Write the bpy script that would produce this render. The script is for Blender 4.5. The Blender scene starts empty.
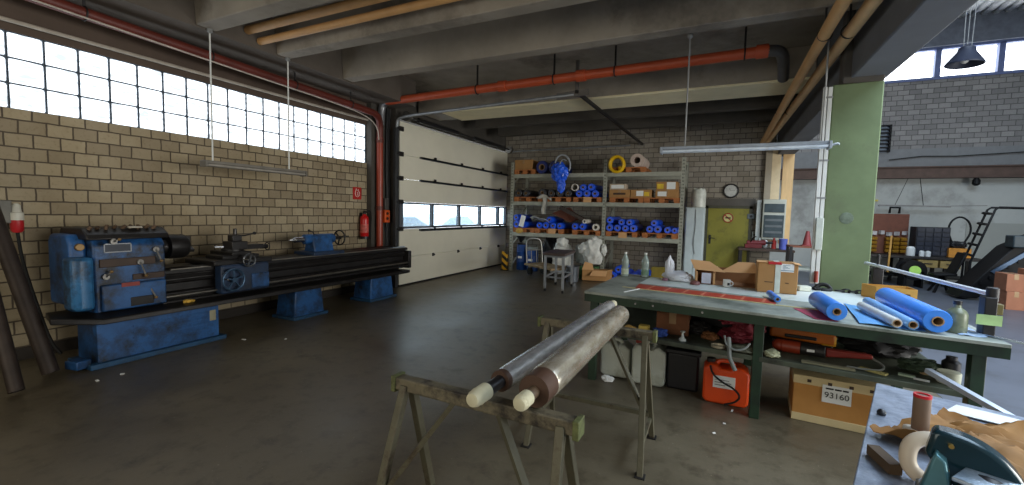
import bpy, bmesh, math, random
from mathutils import Vector, Matrix, Quaternion, noise
S = bpy.context.scene
C = S.collection
PI = math.pi
R = math.radians
random.seed(7)

# ---------------------------------------------------------------- camera
CAM_H = 1.575
_yaw, _pit, _rol = R(25.364), R(3.9455), R(1.3568)
_F = Vector((-math.sin(_yaw)*math.cos(_pit), math.cos(_yaw)*math.cos(_pit), -math.sin(_pit)))
_R = Vector((math.cos(_yaw), math.sin(_yaw), 0)); _U = _R.cross(_F)
_R2 = _R*math.cos(_rol)+_U*math.sin(_rol); _U2 = -_R*math.sin(_rol)+_U*math.cos(_rol)
cd = bpy.data.cameras.new('camera'); cam = bpy.data.objects.new('camera', cd); C.objects.link(cam)
cd.sensor_fit = 'HORIZONTAL'; cd.sensor_width = 36.0; cd.lens = 433.4*36.0/1024.0; cd.clip_start = 0.05; cd.clip_end = 300
cam.matrix_world = Matrix(((_R2.x,_U2.x,-_F.x,0),(_R2.y,_U2.y,-_F.y,0),(_R2.z,_U2.z,-_F.z,CAM_H),(0,0,0,1)))
S.camera = cam
# ---------------------------------------------------------------- light and exposure
SKY = 5.5
BLOCK_GLOW = 2.4          # daylight through the glass blocks
CLERE_GLOW = 5.0          # daylight through the hall's high windows
wd = bpy.data.worlds.new('sky'); S.world = wd; wd.use_nodes = True
wd.node_tree.nodes['Background'].inputs[0].default_value = (0.86, 0.93, 1.0, 1)
wd.node_tree.nodes['Background'].inputs[1].default_value = SKY
def area(name, loc, rot, sx, sy, watts, col):
    l = bpy.data.lights.new(name, 'AREA'); l.shape = 'RECTANGLE'; l.size = sx; l.size_y = sy; l.energy = watts; l.color = col
    o = bpy.data.objects.new(name, l); C.objects.link(o); o.location = loc; o.rotation_euler = rot
    return o
area('hall_rooflight', (4.4, 3.6, 6.62), (0,0,0), 4.8, 10.5, 1300, (0.68,0.83,1.0))
area('hall_side_fill', (8.85, 3.4, 1.75), (0,R(90),0), 2.8, 8.0, 800, (1.0,0.97,0.90))  # unseen fill light added to brighten the roller door from the hall side
area('workshop_rear_fill', (-2.6, -3.1, 2.2), (R(90),0,0), 5.0, 2.2, 105, (1.0,0.93,0.78))  # unseen warm fill added behind the camera to lift the foreground
S.view_settings.view_transform = 'Standard'; S.view_settings.look = 'None'
S.view_settings.exposure = 0.0; S.view_settings.gamma = 1.0; S.view_settings.use_curve_mapping = False

# ---------------------------------------------------------------- materials
def lin(c):
    c = c/255.0
    return c/12.92 if c <= 0.04045 else ((c+0.055)/1.055)**2.4
def col(rgb, k=1.0): return (min(1,lin(rgb[0])*k), min(1,lin(rgb[1])*k), min(1,lin(rgb[2])*k), 1)
def newmat(name):
    m = bpy.data.materials.new(name); m.use_nodes = True; nt = m.node_tree
    return m, nt, nt.nodes['Principled BSDF']
def nd(nt, t, **kw):
    n = nt.nodes.new(t)
    for k, v in kw.items():
        if k in n.inputs: n.inputs[k].default_value = v
        else: setattr(n, k, v)
    return n
def mixc(nt, fac, a, b, blend='MIX'):
    n = nt.nodes.new('ShaderNodeMix'); n.data_type = 'RGBA'; n.blend_type = blend
    for sock, v in ((n.inputs[0], fac), (n.inputs[6], a), (n.inputs[7], b)):
        if isinstance(v, (int, float, tuple)): sock.default_value = v
        else: nt.links.new(v, sock)
    return n.outputs[2]
def ramp(nt, fac, a, b):
    n = nt.nodes.new('ShaderNodeMapRange'); n.inputs[1].default_value = a; n.inputs[2].default_value = b
    nt.links.new(fac, n.inputs[0]); return n.outputs[0]
MC = {}
def M(name, rgb, rough=.6, metal=0.0, var=.18, sc=7.0, bump=.0, dirt=None, dsc=3.0, dth=(.52,.68), stretch=None, spec=.5):
    if name in MC: return MC[name]
    m, nt, p = newmat(name); MC[name] = m
    tc = nd(nt, 'ShaderNodeTexCoord'); v = tc.outputs['Object']
    if stretch:
        mp = nd(nt, 'ShaderNodeMapping'); mp.inputs['Scale'].default_value = stretch; nt.links.new(v, mp.inputs[0]); v = mp.outputs[0]
    n = nd(nt, 'ShaderNodeTexNoise', Scale=sc, Detail=4.0, Roughness=.6); nt.links.new(v, n.inputs['Vector'])
    c = mixc(nt, ramp(nt, n.outputs['Fac'], .3, .7), col(rgb, 1-var), col(rgb, 1+var))
    if dirt:
        n2 = nd(nt, 'ShaderNodeTexNoise', Scale=dsc, Detail=6.0, Roughness=.7); nt.links.new(v, n2.inputs['Vector'])
        c = mixc(nt, ramp(nt, n2.outputs['Fac'], *dth), c, col(dirt))
    nt.links.new(c, p.inputs['Base Color'])
    p.inputs['Roughness'].default_value = rough; p.inputs['Metallic'].default_value = metal
    p.inputs['Specular IOR Level'].default_value = spec
    if bump:
        b = nd(nt, 'ShaderNodeBump', Strength=min(1,bump), Distance=.01); n3 = nd(nt, 'ShaderNodeTexNoise', Scale=sc*3, Detail=3.0)
        nt.links.new(v, n3.inputs['Vector']); nt.links.new(n3.outputs['Fac'], b.inputs['Height']); nt.links.new(b.outputs[0], p.inputs['Normal'])
    return m
def EM(name, rgb, strength, ripple=0.0, sc=12.0):
    m = bpy.data.materials.new(name); m.use_nodes = True; nt = m.node_tree; nt.nodes.clear()
    o = nd(nt, 'ShaderNodeOutputMaterial'); e = nd(nt, 'ShaderNodeEmission'); e.inputs[0].default_value = col(rgb); e.inputs[1].default_value = strength
    if ripple:
        tc = nd(nt, 'ShaderNodeTexCoord'); mp = nd(nt, 'ShaderNodeMapping'); mp.inputs['Scale'].default_value = (1, 1, 3.2)
        n = nd(nt, 'ShaderNodeTexNoise', Scale=sc, Detail=4.0); nt.links.new(tc.outputs['Object'], mp.inputs[0]); nt.links.new(mp.outputs[0], n.inputs['Vector'])
        r = nt.nodes.new('ShaderNodeMapRange'); r.inputs[1].default_value = .36; r.inputs[2].default_value = .56; r.inputs[3].default_value = strength*(1-ripple); r.inputs[4].default_value = strength
        nt.links.new(n.outputs['Fac'], r.inputs[0]); nt.links.new(r.outputs[0], e.inputs[1])
    nt.links.new(e.outputs[0], o.inputs[0]); return m
def brick(name, a, b, mortar, bw, bh, plane, rough=.8, soot=None):
    m, nt, p = newmat(name)
    tc = nd(nt, 'ShaderNodeTexCoord'); sp = nd(nt, 'ShaderNodeSeparateXYZ'); cb = nd(nt, 'ShaderNodeCombineXYZ')
    nt.links.new(tc.outputs['Object'], sp.inputs[0])
    nt.links.new(sp.outputs['Y' if plane == 'YZ' else 'X'], cb.inputs[0]); nt.links.new(sp.outputs['Z'], cb.inputs[1])
    nz = nd(nt, 'ShaderNodeTexNoise', Scale=9.0, Detail=2.0); nt.links.new(cb.outputs[0], nz.inputs['Vector'])
    jig = mixc(nt, .012, cb.outputs[0], nz.outputs['Color'])
    t = nd(nt, 'ShaderNodeTexBrick', Scale=1.0); t.offset = .5
    t.inputs['Color1'].default_value = col(a); t.inputs['Color2'].default_value = col(b); t.inputs['Mortar'].default_value = col(mortar)
    t.inputs['Mortar Size'].default_value = .0075; t.inputs['Mortar Smooth'].default_value = .25; t.inputs['Bias'].default_value = -.1
    t.inputs['Brick Width'].default_value = bw; t.inputs['Row Height'].default_value = bh
    nt.links.new(jig, t.inputs['Vector'])
    n = nd(nt, 'ShaderNodeTexNoise', Scale=1.1, Detail=5.0, Roughness=.65); nt.links.new(tc.outputs['Object'], n.inputs['Vector'])
    c = mixc(nt, ramp(nt, n.outputs['Fac'], .35, .7), t.outputs['Color'], mixc(nt, 1.0, t.outputs['Color'], soot or (.72,.68,.60,1), 'MULTIPLY'))
    n2 = nd(nt, 'ShaderNodeTexNoise', Scale=30.0, Detail=3.0); nt.links.new(tc.outputs['Object'], n2.inputs['Vector'])
    c = mixc(nt, ramp(nt, n2.outputs['Fac'], .55, .8), c, mixc(nt, 1.0, c, (.75,.72,.66,1), 'MULTIPLY'))
    nt.links.new(c, p.inputs['Base Color']); p.inputs['Roughness'].default_value = rough
    bp = nd(nt, 'ShaderNodeBump', Strength=.7, Distance=.012); bp.invert = True
    nt.links.new(t.outputs['Fac'], bp.inputs['Height']); nt.links.new(bp.outputs[0], p.inputs['Normal'])
    return m
def floor_mat():
    m, nt, p = newmat('floor_concrete'); tc = nd(nt, 'ShaderNodeTexCoord'); v = tc.outputs['Object']
    a = nd(nt, 'ShaderNodeTexNoise', Scale=.55, Detail=7.0, Roughness=.65); nt.links.new(v, a.inputs['Vector'])
    b = nd(nt, 'ShaderNodeTexNoise', Scale=5.5, Detail=6.0, Roughness=.7); nt.links.new(v, b.inputs['Vector'])
    c = mixc(nt, ramp(nt, a.outputs['Fac'], .32, .68), col((76,68,54)), col((112,103,84)))
    c = mixc(nt, ramp(nt, b.outputs['Fac'], .5, .75), c, col((64,56,42)))
    s = nd(nt, 'ShaderNodeTexNoise', Scale=60.0, Detail=2.0); nt.links.new(v, s.inputs['Vector'])
    c = mixc(nt, ramp(nt, s.outputs['Fac'], .70, .78), c, col((140,130,112)))
    nt.links.new(c, p.inputs['Base Color'])
    r = nt.nodes.new('ShaderNodeMapRange'); r.inputs[1].default_value = .35; r.inputs[2].default_value = .7; r.inputs[3].default_value = .30; r.inputs[4].default_value = .52
    nt.links.new(a.outputs['Fac'], r.inputs[0]); nt.links.new(r.outputs[0], p.inputs['Roughness'])
    bp = nd(nt, 'ShaderNodeBump', Strength=.25, Distance=.01); nt.links.new(b.outputs['Fac'], bp.inputs['Height']); nt.links.new(bp.outputs[0], p.inputs['Normal'])
    return m
def stripes(name, a, b, freq, axis=(0,1,1), rough=.5):
    m, nt, p = newmat(name); tc = nd(nt, 'ShaderNodeTexCoord'); d = nd(nt, 'ShaderNodeVectorMath', operation='DOT_PRODUCT')
    d.inputs[1].default_value = tuple(x*freq for x in axis); nt.links.new(tc.outputs['Object'], d.inputs[0])
    f = nd(nt, 'ShaderNodeMath', operation='FRACT'); nt.links.new(d.outputs['Value'], f.inputs[0])
    g = nd(nt, 'ShaderNodeMath', operation='GREATER_THAN'); g.inputs[1].default_value = .5; nt.links.new(f.outputs[0], g.inputs[0])
    nt.links.new(mixc(nt, g.outputs[0], col(a), col(b)), p.inputs['Base Color']); p.inputs['Roughness'].default_value = rough
    return m
def glass_mat(name, tint=(235,245,250), rough=.02, clear=.88):
    m = bpy.data.materials.new(name); m.use_nodes = True; nt = m.node_tree; nt.nodes.clear()
    o = nd(nt, 'ShaderNodeOutputMaterial'); t = nd(nt, 'ShaderNodeBsdfTransparent'); t.inputs[0].default_value = col(tint)
    g = nd(nt, 'ShaderNodeBsdfGlossy'); g.inputs['Roughness'].default_value = rough; x = nd(nt, 'ShaderNodeMixShader'); x.inputs[0].default_value = 1-clear
    nt.links.new(t.outputs[0], x.inputs[1]); nt.links.new(g.outputs[0], x.inputs[2]); nt.links.new(x.outputs[0], o.inputs[0]); return m
def foil_mat(name, a, b, rough=.22, metal=.75, st=(9,1.2,9)):
    m, nt, p = newmat(name); tc = nd(nt, 'ShaderNodeTexCoord'); mp = nd(nt, 'ShaderNodeMapping'); mp.inputs['Scale'].default_value = st
    nt.links.new(tc.outputs['Object'], mp.inputs[0])
    n = nd(nt, 'ShaderNodeTexNoise', Scale=3.0, Detail=6.0, Roughness=.7); nt.links.new(mp.outputs[0], n.inputs['Vector'])
    nt.links.new(mixc(nt, ramp(nt, n.outputs['Fac'], .35, .65), col(a), col(b)), p.inputs['Base Color'])
    p.inputs['Metallic'].default_value = metal; p.inputs['Roughness'].default_value = rough
    bp = nd(nt, 'ShaderNodeBump', Strength=.55, Distance=.008); nt.links.new(n.outputs['Fac'], bp.inputs['Height']); nt.links.new(bp.outputs[0], p.inputs['Normal'])
    return m

# ---------------------------------------------------------------- geometry helpers
class G:
    """collects shapes given in world metres, and links them as ONE mesh object with its origin at o"""
    def __init__(s, o=(0,0,0)): s.bm = bmesh.new(); s.o = Vector(o)
    def face(s, pts):
        vs = [s.bm.verts.new(Vector(p)) for p in pts]; s.bm.faces.new(vs); return s
    def box(s, x0, x1, y0, y1, z0, z1): return s.obox(((x0+x1)/2,(y0+y1)/2,(z0+z1)/2), (abs(x1-x0),abs(y1-y0),abs(z1-z0)))
    def obox(s, c, d, rz=0, rx=0, ry=0, taper=1.0):
        m = Matrix.Translation(c) @ Matrix.Rotation(rz,4,'Z') @ Matrix.Rotation(ry,4,'Y') @ Matrix.Rotation(rx,4,'X')
        v = []
        for z in (-.5,.5):
            k = 1 if z < 0 else taper
            for x, y in ((-.5,-.5),(.5,-.5),(.5,.5),(-.5,.5)): v.append(s.bm.verts.new(m @ Vector((x*d[0]*k,y*d[1]*k,z*d[2]))))
        for f in ((3,2,1,0),(4,5,6,7),(0,1,5,4),(1,2,6,5),(2,3,7,6),(3,0,4,7)): s.bm.faces.new([v[i] for i in f])
        return s
    def ring(s, c, t, n, r, up=None):
        t = Vector(t).normalized(); up = up or (Vector((0,0,1)) if abs(t.z) < .9 else Vector((1,0,0)))
        a = t.cross(up).normalized(); b = t.cross(a).normalized()
        return [s.bm.verts.new(Vector(c)+a*(r*math.cos(2*PI*i/n))+b*(r*math.sin(2*PI*i/n))) for i in range(n)]
    def skin(s, rings, cap=(True,True), closed=False):
        n = len(rings[0]); L = len(rings)
        for j in range(L if closed else L-1):
            A, B = rings[j], rings[(j+1)%L]
            for i in range(n): s.bm.faces.new((A[i],A[(i+1)%n],B[(i+1)%n],B[i]))
        if not closed:
            if cap[0]: s.bm.faces.new(rings[0][::-1])
            if cap[1]: s.bm.faces.new(rings[-1])
        return s
    def cyl(s, p0, p1, r0, r1=None, n=16, cap=True):
        p0, p1 = Vector(p0), Vector(p1); r1 = r0 if r1 is None else r1
        return s.skin([s.ring(p0,p1-p0,n,r0), s.ring(p1,p1-p0,n,r1)], (cap,cap))
    def lathe(s, p0, axis, prof, n=20, cap=(True,True)):
        p0, a = Vector(p0), Vector(axis).normalized()
        return s.skin([s.ring(p0+a*h, a, n, max(r,1e-4)) for r, h in prof], cap)
    def pipe(s, p0, p1, ro, ri, n=18):
        p0, p1 = Vector(p0), Vector(p1); d = p1-p0
        return s.skin([s.ring(p0,d,n,ro), s.ring(p1,d,n,ro), s.ring(p1,d,n,ri), s.ring(p0,d,n,ri)], closed=True)
    def tube(s, pts, r, n=8, closed=False, sm=0):
        P = [Vector(p) for p in pts]
        for _ in range(sm):
            Q = [] if closed else [P[0]]
            for i in range(len(P) if closed else len(P)-1):
                a, b = P[i], P[(i+1)%len(P)]; Q += [a*.75+b*.25, a*.25+b*.75]
            if not closed: Q.append(P[-1])
            P = Q
        L = len(P); rings = []; prev = None
        for i in range(L):
            t = (P[(i+1)%L]-P[i-1]) if closed else (P[min(i+1,L-1)]-P[max(i-1,0)])
            t.normalize()
            if prev is None: up = Vector((0,0,1)) if abs(t.z) < .9 else Vector((1,0,0)); a = t.cross(up).normalized()
            else: a = (prev-t*prev.dot(t)).normalized()
            prev = a; b = t.cross(a); rr = r[i*(len(r)-1)//max(1,L-1)] if isinstance(r,(list,tuple)) else r
            rings.append([s.bm.verts.new(P[i]+a*(rr*math.cos(2*PI*k/n))+b*(rr*math.sin(2*PI*k/n))) for k in range(n)])
        return s.skin(rings, closed=closed)
    def bar(s, p0, p1, w, h):
        p0, p1 = Vector(p0), Vector(p1); t = (p1-p0).normalized(); up = Vector((0,0,1)) if abs(t.z) < .95 else Vector((1,0,0))
        a = t.cross(up).normalized()*w/2; b = a.cross(t).normalized()*h/2
        v = [s.bm.verts.new(p+x) for p in (p0,p1) for x in (-a-b,a-b,a+b,-a+b)]
        for f in ((3,2,1,0),(4,5,6,7),(0,1,5,4),(1,2,6,5),(2,3,7,6),(3,0,4,7)): s.bm.faces.new([v[i] for i in f])
        return s
    def prism(s, poly, vec):
        vec = Vector(vec); A = [s.bm.verts.new(Vector(p)) for p in poly]; B = [s.bm.verts.new(Vector(p)+vec) for p in poly]; n = len(A)
        s.bm.faces.new(A[::-1]); s.bm.faces.new(B)
        for i in range(n): s.bm.faces.new((A[i],A[(i+1)%n],B[(i+1)%n],B[i]))
        return s
    def ell(s, c, r, n=14, rough=0.0, seed=0, flat=None, fq=6.0):
        m = bmesh.new(); bmesh.ops.create_icosphere(m, subdivisions=4 if rough else 3, radius=1)
        mp = {}
        for v in m.verts:
            d = v.co.copy(); k = 1.0
            if rough: k += rough*(noise.noise(d*fq/3+Vector((seed,seed*.7,0)))+.6*noise.noise(d*fq*.8+Vector((0,seed,3))) - .45*abs(noise.noise(d*fq*1.2+Vector((seed,2,seed)))))
            q = Vector((d.x*r[0]*k, d.y*r[1]*k, d.z*r[2]*k))
            if flat is not None and q.z < flat: q.z = flat
            mp[v] = s.bm.verts.new(Vector(c)+q)
        for f in m.faces:
            try: s.bm.faces.new([mp[v] for v in f.verts])
            except ValueError: pass
        m.free(); return s
    def sheet(s, nx, ny, fn, th=.004):
        T = [[s.bm.verts.new(Vector(fn(i/nx,j/ny))) for j in range(ny+1)] for i in range(nx+1)]
        B = [[s.bm.verts.new(Vector(fn(i/nx,j/ny))-Vector((0,0,th))) for j in range(ny+1)] for i in range(nx+1)]
        for i in range(nx):
            for j in range(ny):
                s.bm.faces.new((T[i][j],T[i+1][j],T[i+1][j+1],T[i][j+1])); s.bm.faces.new((B[i][j],B[i][j+1],B[i+1][j+1],B[i+1][j]))
        for i in range(nx):
            s.bm.faces.new((T[i][0],B[i][0],B[i+1][0],T[i+1][0])); s.bm.faces.new((T[i][ny],T[i+1][ny],B[i+1][ny],B[i][ny]))
        for j in range(ny):
            s.bm.faces.new((T[0][j],T[0][j+1],B[0][j+1],B[0][j])); s.bm.faces.new((T[nx][j],B[nx][j],B[nx][j+1],T[nx][j+1]))
        return s
    def build(s, name, mat, parent=None, bev=0.0, seg=2, sm=35):
        bmesh.ops.translate(s.bm, verts=s.bm.verts, vec=-s.o)
        bmesh.ops.recalc_face_normals(s.bm, faces=s.bm.faces)
        me = bpy.data.meshes.new(name); s.bm.to_mesh(me); s.bm.free(); me.materials.append(mat)
        for f in me.polygons: f.use_smooth = True
        me.set_sharp_from_angle(angle=R(sm))
        o = bpy.data.objects.new(name, me); C.objects.link(o)
        if parent is None: o.location = s.o
        else: o.parent = parent
        if bev:
            b = o.modifiers.new('bevel', 'BEVEL'); b.width = bev; b.segments = seg; b.limit_method = 'ANGLE'; b.angle_limit = R(40)
        return o
def tag(o, label, cat, group=None, kind=None):
    if label: o['label'] = label
    if cat: o['category'] = cat
    if group: o['group'] = group
    if kind: o['kind'] = kind
    return o
def thing(name, label, cat, loc=(0,0,0), group=None, rz=0.0):
    o = bpy.data.objects.new(name, None); C.objects.link(o); o.location = loc; o.rotation_euler = (0,0,rz); o.empty_display_size = .1
    return tag(o, label, cat, group)
def struct(o): o['kind'] = 'structure'; return o
def copy_tree(o, loc=None, rz=None, label=None, parent=None):
    c = o.copy(); C.objects.link(c); c.parent = parent
    if loc is not None: c.location = loc
    if rz is not None: c.rotation_euler = (0,0,rz)
    if label: c['label'] = label
    for ch in [x for x in C.objects if x.parent == o]: copy_tree(ch, parent=c)
    return c
def lettering(name, s, size, mat, parent, loc, rot, depth=.0008):
    cu = bpy.data.curves.new(name, 'FONT'); cu.body = s; cu.size = size; cu.extrude = depth; cu.align_x = 'CENTER'; cu.align_y = 'CENTER'
    t = bpy.data.objects.new('lettering_source', cu); C.objects.link(t); bpy.context.view_layer.update()
    me = bpy.data.meshes.new_from_object(t.evaluated_get(bpy.context.evaluated_depsgraph_get()))
    bpy.data.objects.remove(t); bpy.data.curves.remove(cu)
    me.materials.clear(); me.materials.append(mat)
    o = bpy.data.objects.new(name, me); C.objects.link(o); o.parent = parent; o.location = loc; o.rotation_euler = rot
    return o
ORD = ['first','second','third','fourth','fifth','sixth','seventh','eighth','ninth','tenth','eleventh','twelfth','thirteenth','fourteenth']

# ---------------------------------------------------------------- materials used all over
concrete = M('concrete_ceiling', (150,142,130), .85, var=.2, sc=1.6, bump=.2, dirt=(112,104,94), dsc=.9)
cream_beam = M('cream_beam_strip', (238,228,192), .7, var=.08, sc=3)
dark_conc = M('dark_concrete', (74,70,64), .85, var=.2, sc=2)  # darker concrete for the pier, door surround, rear ribs and column head
black = M('black_paint', (22,22,24), .5)
dark_steel = M('dark_steel', (44,42,42), .5, .4, var=.3)
steel = M('worn_steel', (120,118,114), .42, .8, var=.2)
hall_black = M('hall_black_paint', (9,9,11), .55, spec=.25)
bright_steel = M('bright_steel', (190,192,196), .25, 1.0, var=.08)
galv = M('galvanised_steel', (150,152,152), .5, .6, var=.15)
white_paint = M('white_paint', (214,216,212), .5, var=.05)
rubber = M('black_rubber', (18,18,18), .8)
cardboard = M('cardboard', (164,122,74), .85, var=.1, sc=5)
cardboard_lit = M('cardboard_lit_copy', (206,160,112), .85, var=.07, sc=4)  # paler copy of the cardboard, its colour stands in for lit faces
paper_white = M('white_paper', (226,228,226), .7, var=.03)
wood = M('pallet_wood', (166,104,58), .8, var=.25, sc=5, stretch=(1,6,6))
blue_film = M('blue_plastic_film', (24,84,224), .32, var=.25, sc=6)
deep_blue_film = M('dark_blue_plastic_film', (14,36,110), .4, var=.25, sc=6)
core_card = M('roll_core_card', (150,120,84), .8)
black_plastic = M('black_plastic', (24,24,27), .4)

# ---------------------------------------------------------------- the setting
struct(G().box(-9,9.2,-3.2,16,-.12,0).build('floor', floor_mat()))
pavement = M('outdoor_paving', (186,184,178), .9, var=.08, sc=1.5)
struct(G().box(1.9,8.9,-3.2,15.6,-.02,.003).build('floor_hall_tint', M('hall_floor_cool_light', (86,91,102), .40, var=.14, sc=1.4, dirt=(70,73,80), dsc=1.0)))  # thin slab added; its blue-grey colour stands in for cool hall light
struct(G().box(-40,-6.5,-12,40,-.2,-.06).build('ground', pavement))
BW, BH, YB, ZB = .1977, .1300, 1.751, 2.463
brick_left = brick('cream_brick', (174,161,134), (145,132,109), (88,78,65), BW, BH, 'YZ')
brick_back = brick('grey_brick', (156,150,140), (132,126,116), (84,80,76), .245, .1275, 'XZ')
brick_far = brick('white_brick', (142,140,138), (116,114,114), (84,82,82), .25, .135, 'XZ', soot=(.85,.85,.86,1))
ZT = ZB+3*.243
struct(G((-6.2,0,0)).box(-6.5,-6.2,-3,6.45,0,ZB).build('wall_left', brick_left))
lintel = M('brown_lintel', (84,70,60), .8, var=.15, sc=2)
struct(G().box(-6.5,-6.2,-3,6.45,ZT,4.1).build('trim_1', lintel))
# glass block strip window
win = struct(thing('window_1', None, None, (-6.2,2.5,ZB)))
bm_ = M('block_mortar', (58,68,78), .8)
G((-6.2,2.5,ZB)).box(-6.46,-6.30,-3,6.42,ZB,ZT).build('mortar_backing', bm_, win)
g = G((-6.2,2.5,ZB))
for k in range(4): g.box(-6.30,-6.212,-3,6.42,ZB+.243*k-.0055,ZB+.243*k+.0055)
for i in range(-18,19): g.box(-6.30,-6.214,YB+.259*i-.0065,YB+.259*i+.0065,ZB,ZT)
g.build('mortar_grid', bm_, win)
g = G((-6.2,2.5,ZB))
for i in range(-18,18):
    for k in range(3):
        y0 = YB+.259*i; z0 = ZB+.243*k
        g.obox((-6.255,y0+.1295,z0+.1215), (.08,.259-.014,.243-.012))
g.build('glass_blocks', EM('daylit_glass_block', (236,246,255), BLOCK_GLOW, .55, 7.0), win, bev=.02)
struct(G().box(-6.2,-6.17,-3,6.45,0,.12).build('baseboard_left', M('dark_skirting', (46,40,34), .8)))
# pier between the window wall and the roller door, wall over and beyond the door
struct(G().box(-6.5,-6.08,6.43,6.98,0,4.1).build('wall_pier', dark_conc))
struct(G().box(-6.5,-5.96,6.98,12.2,3.42,4.1).build('wall_over_door', dark_conc))
struct(G().box(-6.5,-5.935,6.93,7.03,0,3.42).build('door_jamb', dark_conc))
# back wall
struct(G((0,11.9,0)).box(-5.93,1.14,11.9,12.2,0,4.1).build('wall_back', brick_back))
struct(G().box(-.36,.78,11.87,11.9,1.82,2.04).build('trim_2', M('grey_lintel', (88,84,78), .85, sc=3)))
# far hall
struct(G((0,15.6,0)).box(1.14,9.2,15.6,15.9,3.58,5.46).build('wall_far', brick_far))
white_wall = M('whitewashed_plaster', (168,170,166), .85, var=.07, sc=1.2, dirt=(140,140,136), dsc=1.1)
struct(G().box(1.14,9.2,15.6,15.9,0,3.58).build('wall_far_lower', white_wall))
struct(G().box(5.95,9.2,15.585,15.6,0,1.6).build('trim_3', M('grey_wall_paint', (146,148,142), .8, var=.08, sc=1)))
struct(G().box(1.14,9.2,15.57,15.6,3.05,3.58).build('trim_4', M('grey_render_band', (120,122,124), .85, var=.08)))
struct(G().box(1.14,9.2,15.45,15.6,6.24,7.0).build('trim_5', M('grey_fascia', (98,104,116), .8)))
struct(G().box(8.9,9.2,-3.2,15.9,0,7.0).build('wall_right', white_wall))
struct(G().box(-6.5,9.2,-3.5,-3.2,0,7.0).build('wall_near', M('near_wall_plaster', (120,114,104), .85)))
struct(G().box(1.0,1.14,12.2,15.9,0,7.0).build('wall_partition', white_wall))
# corrugated hall roof
g = G(); prof = []
x = 1.3
while x < 9.2:
    prof += [(x,6.97),(x+.09,6.97),(x+.11,6.89),(x+.20,6.89)]; x += .22
A = [(px,-3.4,pz) for px, pz in prof]; B = [(px,15.7,pz) for px, pz in prof]
for i in range(len(A)-1): g.face((A[i],A[i+1],B[i+1],B[i]))
o = g.build('ceiling_hall', M('pale_roof_sheet', (236,238,236), .6)); md = o.modifiers.new('thick','SOLIDIFY'); md.thickness = .01; md.offset = 1
struct(o)
# clerestory
cw = struct(thing('window_2', None, None, (5.2,15.6,5.46)))
G((5.2,15.6,5.46)).box(1.2,9.0,15.72,15.76,5.46,6.24).build('panes', EM('daylit_clear_pane', (240,247,255), CLERE_GLOW), cw)
g = G((5.2,15.6,5.46)).box(1.2,9.0,15.56,15.7,5.40,5.47).box(1.2,9.0,15.56,15.7,6.18,6.26)
for i in range(-3,4): xx = 5.08+1.23*i; g.box(xx-.06,xx+.06,15.56,15.7,5.46,6.2)
g.build('window_frame', M('blue_grey_frame', (92,106,150), .5), cw)
# steel beam on far wall
struct(G().box(1.16,9.2,15.32,15.36,2.78,3.06).box(1.16,9.2,15.25,15.55,3.04,3.07).box(1.16,9.2,15.25,15.55,2.76,2.79).build('trim_6', M('rusty_steel_beam', (84,66,58), .7, .2, var=.2)))
# ceiling of the workshop: slab, edge beam, cross ribs, cream girder, hall-side beam, column
struct(G().box(-6.5,1.5,-3.3,12.2,4.08,4.25).build('ceiling', concrete))
struct(G().box(-6.2,-5.47,-3.2,6.98,3.60,4.08).build('beam_left', M('edge_beam_concrete', (92,84,76), .85, sc=2)))
for i, (ya, yb) in enumerate([(-1.5,-1.3),(-.3,-.1),(.9,1.1),(1.95,2.15),(3.02,3.24),(4.02,4.22),(5.16,5.36),(9.3,9.5),(10.5,10.7)]):
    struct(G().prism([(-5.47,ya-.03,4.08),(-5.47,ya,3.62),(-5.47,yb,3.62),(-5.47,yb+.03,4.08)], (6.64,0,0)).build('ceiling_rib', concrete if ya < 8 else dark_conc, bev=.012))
struct(G().box(-5.9,1.16,7.62,8.42,3.64,4.08).build('beam_cross', concrete, bev=.01))
struct(G().box(-5.3,1.10,7.63,8.41,3.60,3.64).build('trim_7', cream_beam, bev=.006))  # cream strip covers the underside only, the beam itself is grey concrete
struct(G().box(1.17,1.50,-3.2,12.2,3.06,4.08).build('beam_hall_side', M('grey_beam', (96,98,102), .8, var=.12, sc=2), bev=.015))
struct(G().box(1.5,1.56,-3.2,12.2,3.4,7.0).build('wall_above_beam', M('upper_panel', (70,74,82), .8)))
green_paint = M('green_painted_concrete', (99,114,80), .75, var=.16, sc=2.4, dirt=(92,100,74), dsc=1.6, dth=(.56,.75))
struct(G().box(1.02,1.45,5.66,5.86,0,3.0).build('column', green_paint, bev=.012))
struct(G().box(1.10,1.45,5.67,5.85,3.0,4.08).build('column_head', dark_conc, bev=.01))
# ---------------------------------------------------------------- roller door
dl = (-5.9, 7.0, 0)
door = struct(thing('door_1', None, None, dl))
door_white = M('door_cream_white', (226,222,204), .55, var=.04, sc=1.5, bump=.05)
gasket = M('door_grey_seal', (84,88,96), .6)
for z0, z1 in ((.03,.60),(.60,1.185),(1.74,2.215),(2.215,2.695),(2.695,3.36)):
    g = G(dl).box(-5.93,-5.855,6.985,11.89,z0+.004,z1-.004)
    g.build('door_panel', door_white, door, bev=.006)
g = G(dl).box(-5.93,-5.852,6.985,11.89,1.19,1.235).box(-5.93,-5.852,6.985,11.89,1.70,1.74)
for ya, yb in ((6.985,7.10),(8.10,8.16),(9.22,9.29),(10.27,10.35),(11.34,11.43),(11.84,11.89)): g.box(-5.93,-5.852,ya,yb,1.19,1.74)
wf = g.build('window_frame', gasket, door)
pane_glass = glass_mat('clear_pane')
for ya, yb in ((7.10,8.10),(8.16,9.22),(9.29,10.27),(10.35,11.34),(11.43,11.84)):
    G(dl).box(-5.895,-5.885,ya,yb,1.235,1.70).build('pane', pane_glass, wf)
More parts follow.
